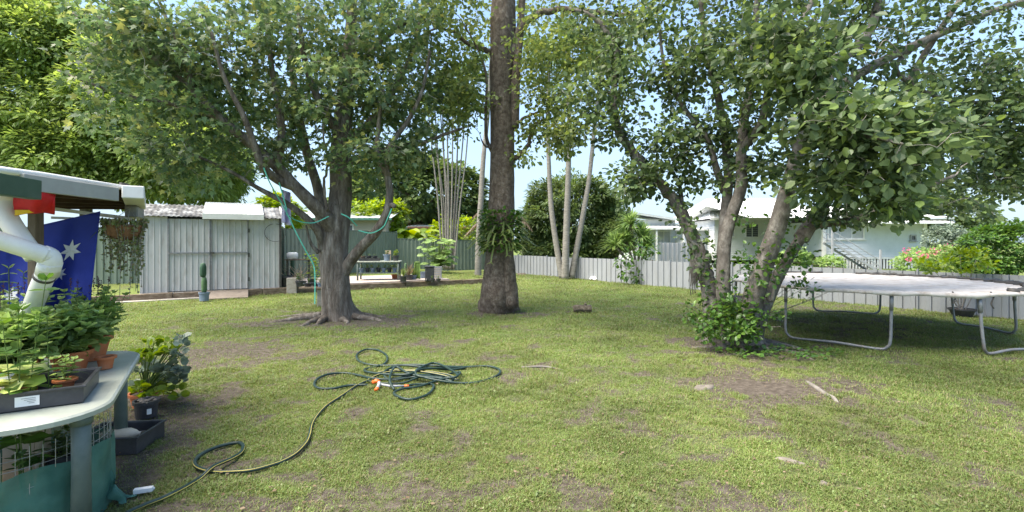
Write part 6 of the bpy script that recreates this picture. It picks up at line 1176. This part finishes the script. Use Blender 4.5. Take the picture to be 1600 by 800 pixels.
for k, (a_, b_, r0, r1, h, lb, n_, H_, R_) in enumerate(herbs):
    t, c = tpot(lb, a_, b_, r0, r1, h, 'terracotta'); sprigs(t, c + (0, 0, h * .85), n_, H_, R_, .09 if k < 3 else .07, 'leaf_herb', seed=100 + k, pairs=7, lean=.42)
    g = np.random.default_rng(200 + k); m_ = 420; v_ = nrm(g.normal(size=(m_, 3))) * g.random((m_, 1)) ** .4 * np.array((R_ * 1.25, R_ * 1.25, H_ * .42)); mb = MB()
    leaves(mb, c + (0, 0, h + H_ * .42) + v_, v_ * 3 + (0, 0, .25) + g.normal(size=(m_, 3)) * .35, np.array((0, 0, 1.)) + g.normal(size=(m_, 3)) * .35, (.085 if k < 3 else .065) * (.55 + .6 * g.random(m_)), 'ovate'); mb.build('leafy_mass', M['leaf_herb'], t)
    if k >= 3:
        g = np.random.default_rng(k)
        for j in range(9): mb = MB(); a = g.random() * 6.28; rr = R_ * 1.1 * g.random(); p = c + (math.cos(a) * rr, math.sin(a) * rr, h + H_ * (.85 + .2 * g.random())); m_ = 16; zz = g.random(m_) * .09; leaves(mb, p + np.stack([0 * zz, 0 * zz, zz], -1), g.normal(size=(m_, 3)) + (0, 0, .8), g.normal(size=(m_, 3)), .013, 'ovate'); mb.tube([p - (0, 0, .05), p + (0, 0, .09)], .0015, 4, cap=False); mb.build('flower_spike', M['petal_purple'], t)
t, c = tpot('small empty terracotta pot at the right edge of the table between larger pots', 1.22, .16, .04, .055, .09, 'terracotta')
t, c = tpot('dark pot with a bright red rim at the far end of the table', 1.86, .40, .07, .085, .08, 'plastic_black'); mb = MB(); mb.lathe(c + (0, 0, .075), [(.09, 0), (.1, 0), (.1, .035), (.085, .035), (.085, .01)], 22); mb.build('rim', M['red_plastic'], t); mb = MB(); rosette(mb, c + (0, 0, .08), 14, .14, .005, 5, droop=.2, elmin=.5); mb.build('leaves', M['leaf_dry'], t)
c = tp(.95, 1.12 - .3, .722) ; c = P(2, 560, 3.0); c[2] = .722; t = thing('white_bowl', 'upturned white bowl on the table at the left edge', 'bowl', c); mb = MB(); mb.lathe(c, [(.11, 0), (.105, .04), (.08, .09), (.04, .115), (0, .12)], 22); mb.build('shell', M['white_paint'], t, smooth=True)
c = P(20, 520, 3.9); c[2] = 0; t = thing('tall_plant', 'tall narrow leaved plant standing before the blue flag at the left edge', 'plant', c); pot(t, c, .12, .16, .25, 'plastic_black'); sprigs(t, c + (0, 0, .2), 12, 1.28, .25, .12, 'leaf_herb', tpl='lance', seed=9, pairs=14, lean=.12, r=.006); 
c = P(80, 520, 3.1); 
t = thing('leafy_sprig', 'slender green sprig with pointed leaves beside the white downpipe', 'plant', tp(1.2, 1.15, .0)); cc = P(40, 520, 2.75); cc[2] = .0
pot(t, cc, .08, .1, .16, 'plastic_black'); sprigs(t, cc + (0, 0, .14), 5, 1.42, .1, .11, 'leaf_ivy', tpl='ovate', seed=19, pairs=9, lean=.06, r=.004)
# beneath the table: wire ring wrapped in shade cloth
wc = np.array((-2.98, 2.83, 0)); wr = .5; t = thing('wire_guard', 'wire mesh guard wrapped in green shade cloth under the table', 'plant guard', wc)
mb = MB()
for k in range(58): a = k * 2 * math.pi / 58; mb.tube([wc + (wr * math.cos(a), wr * math.sin(a), 0.01), wc + (wr * math.cos(a), wr * math.sin(a), .56 + .01 * (k % 2))], .0018, 4, cap=False)
for z in np.arange(.02, .57, .055): mb.tube([wc + (wr * math.cos(a), wr * math.sin(a), z) for a in np.linspace(0, 2 * math.pi, 49)], .0018, 4, cap=False)
mb.build('mesh', M['wire'], t)
mb = MB(); mb.grid(lambda u, v: wc + np.array(((wr + .012 + .010 * math.sin(u * 60 + 2 * math.sin(v * 4)) * v + .03 * float(fbm(u * 30, v * 2.5, 4, 3) - .5)) * math.cos(u * 6.2832), (wr + .012 + .010 * math.sin(u * 60 + 2 * math.sin(v * 4)) * v + .03 * float(fbm(u * 30, v * 2.5, 4, 3) - .5)) * math.sin(u * 6.2832), .005 + v * (.40 + .03 * math.sin(u * 14 + 1) + .012 * math.sin(u * 50)))), 160, 10); mb.build('shade_cloth', M['shade_cloth'], t, smooth=True)
mb = MB(); mb.grid(lambda u, v: wc + np.array((.44 + .1 * u + .03 * math.sin(v * 9), .18 + .12 * v + .02 * math.sin(u * 9), .02 + .22 * (1 - u) * (.5 + .5 * math.sin(v * 5)))), 10, 10); mb.build('loose_flap', M['shade_cloth'], t, smooth=True)
c = wc + (-.05, .1, 0); mb = MB(); mb.box(c + (0.0, .1, .27), (.16, .13, .54), .3); mb.box(c + (.11, .1, .27), (.02, .13, .54), .3); tag(mb.build('timber_block', M['timber_pale'], loc=c, bevel=.005), 'upright timber block inside the wire guard under the table', 'block')
c = wc + (-.2, -.18, .3); t = thing('blue_bag', 'bright blue plastic bundle inside the wire guard at the left edge', 'bag', c - (0, 0, .3)); mb = MB(); mb.lathe(c - (0, 0, .3), [(0, 0), (.14, 0), (.19, .12), (.2, .28), (.16, .38), (.08, .43), (0, .42)], 24, wob=.35, seed=3); mb.build('body', M['blue_bag'], t, smooth=True)
c = wc + (.12, .28, 0); plantpot('plant_pot', 'small pot plant showing above the green shade cloth', c, .08, .3, 'plastic_black', seed=88, H=.2, n=7, lsize=.06)
# ground beside the table
c = np.array((-3.17, 3.93, 0)); tt_, c, d, e = traybox('seed_tray', 'deep black tray on the ground beside the far table leg', c, .46, .36, .13, .12, 'plastic_black')
t = thing('cream_bottle', 'cream coloured plastic bottle lying in the black tray on the ground', 'bottle', c + (0, -.02, .02)); q0 = c + (-.1, -.05, .1); mb = MB(); mb.tube([q0, q0 + (.02, 0, 0), q0 + (.2, .03, .005), q0 + (.24, .035, .005), q0 + (.26, .04, .005), q0 + (.29, .045, .005)], [.035, .05, .05, .035, .018, .018], 16); mb.build('body', M['cream_plastic'], t, smooth=True); mb = MB(); mb.tube([q0 + (.285, .044, .005), q0 + (.31, .048, .005)], .022, 12); mb.build('cap', M['timber'], t)
c = G(216, 657); t = thing('plant_pot', 'round black pot of soil and pebbles on the ground beside the far table leg', 'plant pot', c); pot(t, c + (0, .1, 0), .085, .098, .16, 'plastic_black'); mb = MB(); p = c + (.075, .035, .07); mb.box(p, (.035, .006, .05), .8); mb.build('label', M['paper'], t); mb = MB(); g = np.random.default_rng(4)
for k in range(16): q = c + (g.normal() * .04, .1 + g.normal() * .04, .145); mb.lathe(q, [(.016, 0), (.02, .01), (0, .022)], 7)
mb.build('pebbles', M['stone'], t)
c = G(226, 634, 0); t = thing('succulent', 'spreading succulent with round grey leaves and lime leaves beside the table', 'succulent', c); pot(t, c, .1, .13, .14, 'terracotta'); s2, mb, m2 = MB(), MB(), MB(); g = np.random.default_rng(12)
for k in range(52):
    gx_, gy_ = (215 + g.random() * 72, 528 + g.random() * 95); lime = gy_ < 560 and gx_ < 280 or gy_ > 600; p = P(gx_, gy_, 4.75 + .45 * g.random()); p[2] = max(p[2], .03); s2.tube(spline([c + (0, 0, .12), (c + p) / 2 + (0, 0, .1), p], 4), .005, 5, cap=False)
    for j in range(11 if lime else 9): a = g.random() * 6.28; d_ = np.array((math.cos(a), math.sin(a) - .3, .5 * g.random())); leaves(m2 if lime else mb, [p + d_ * .02], [d_], [g.normal(size=3) * .8 + (0, -.2, .8)], (.08 if lime else .078) * (.7 + .5 * g.random()), 'round')
s2.build('stems', M['frond'], t, smooth=True); mb.build('round_leaves', M['leaf_grey'], t); m2.build('lime_leaves', M['leaf_lime'], t)
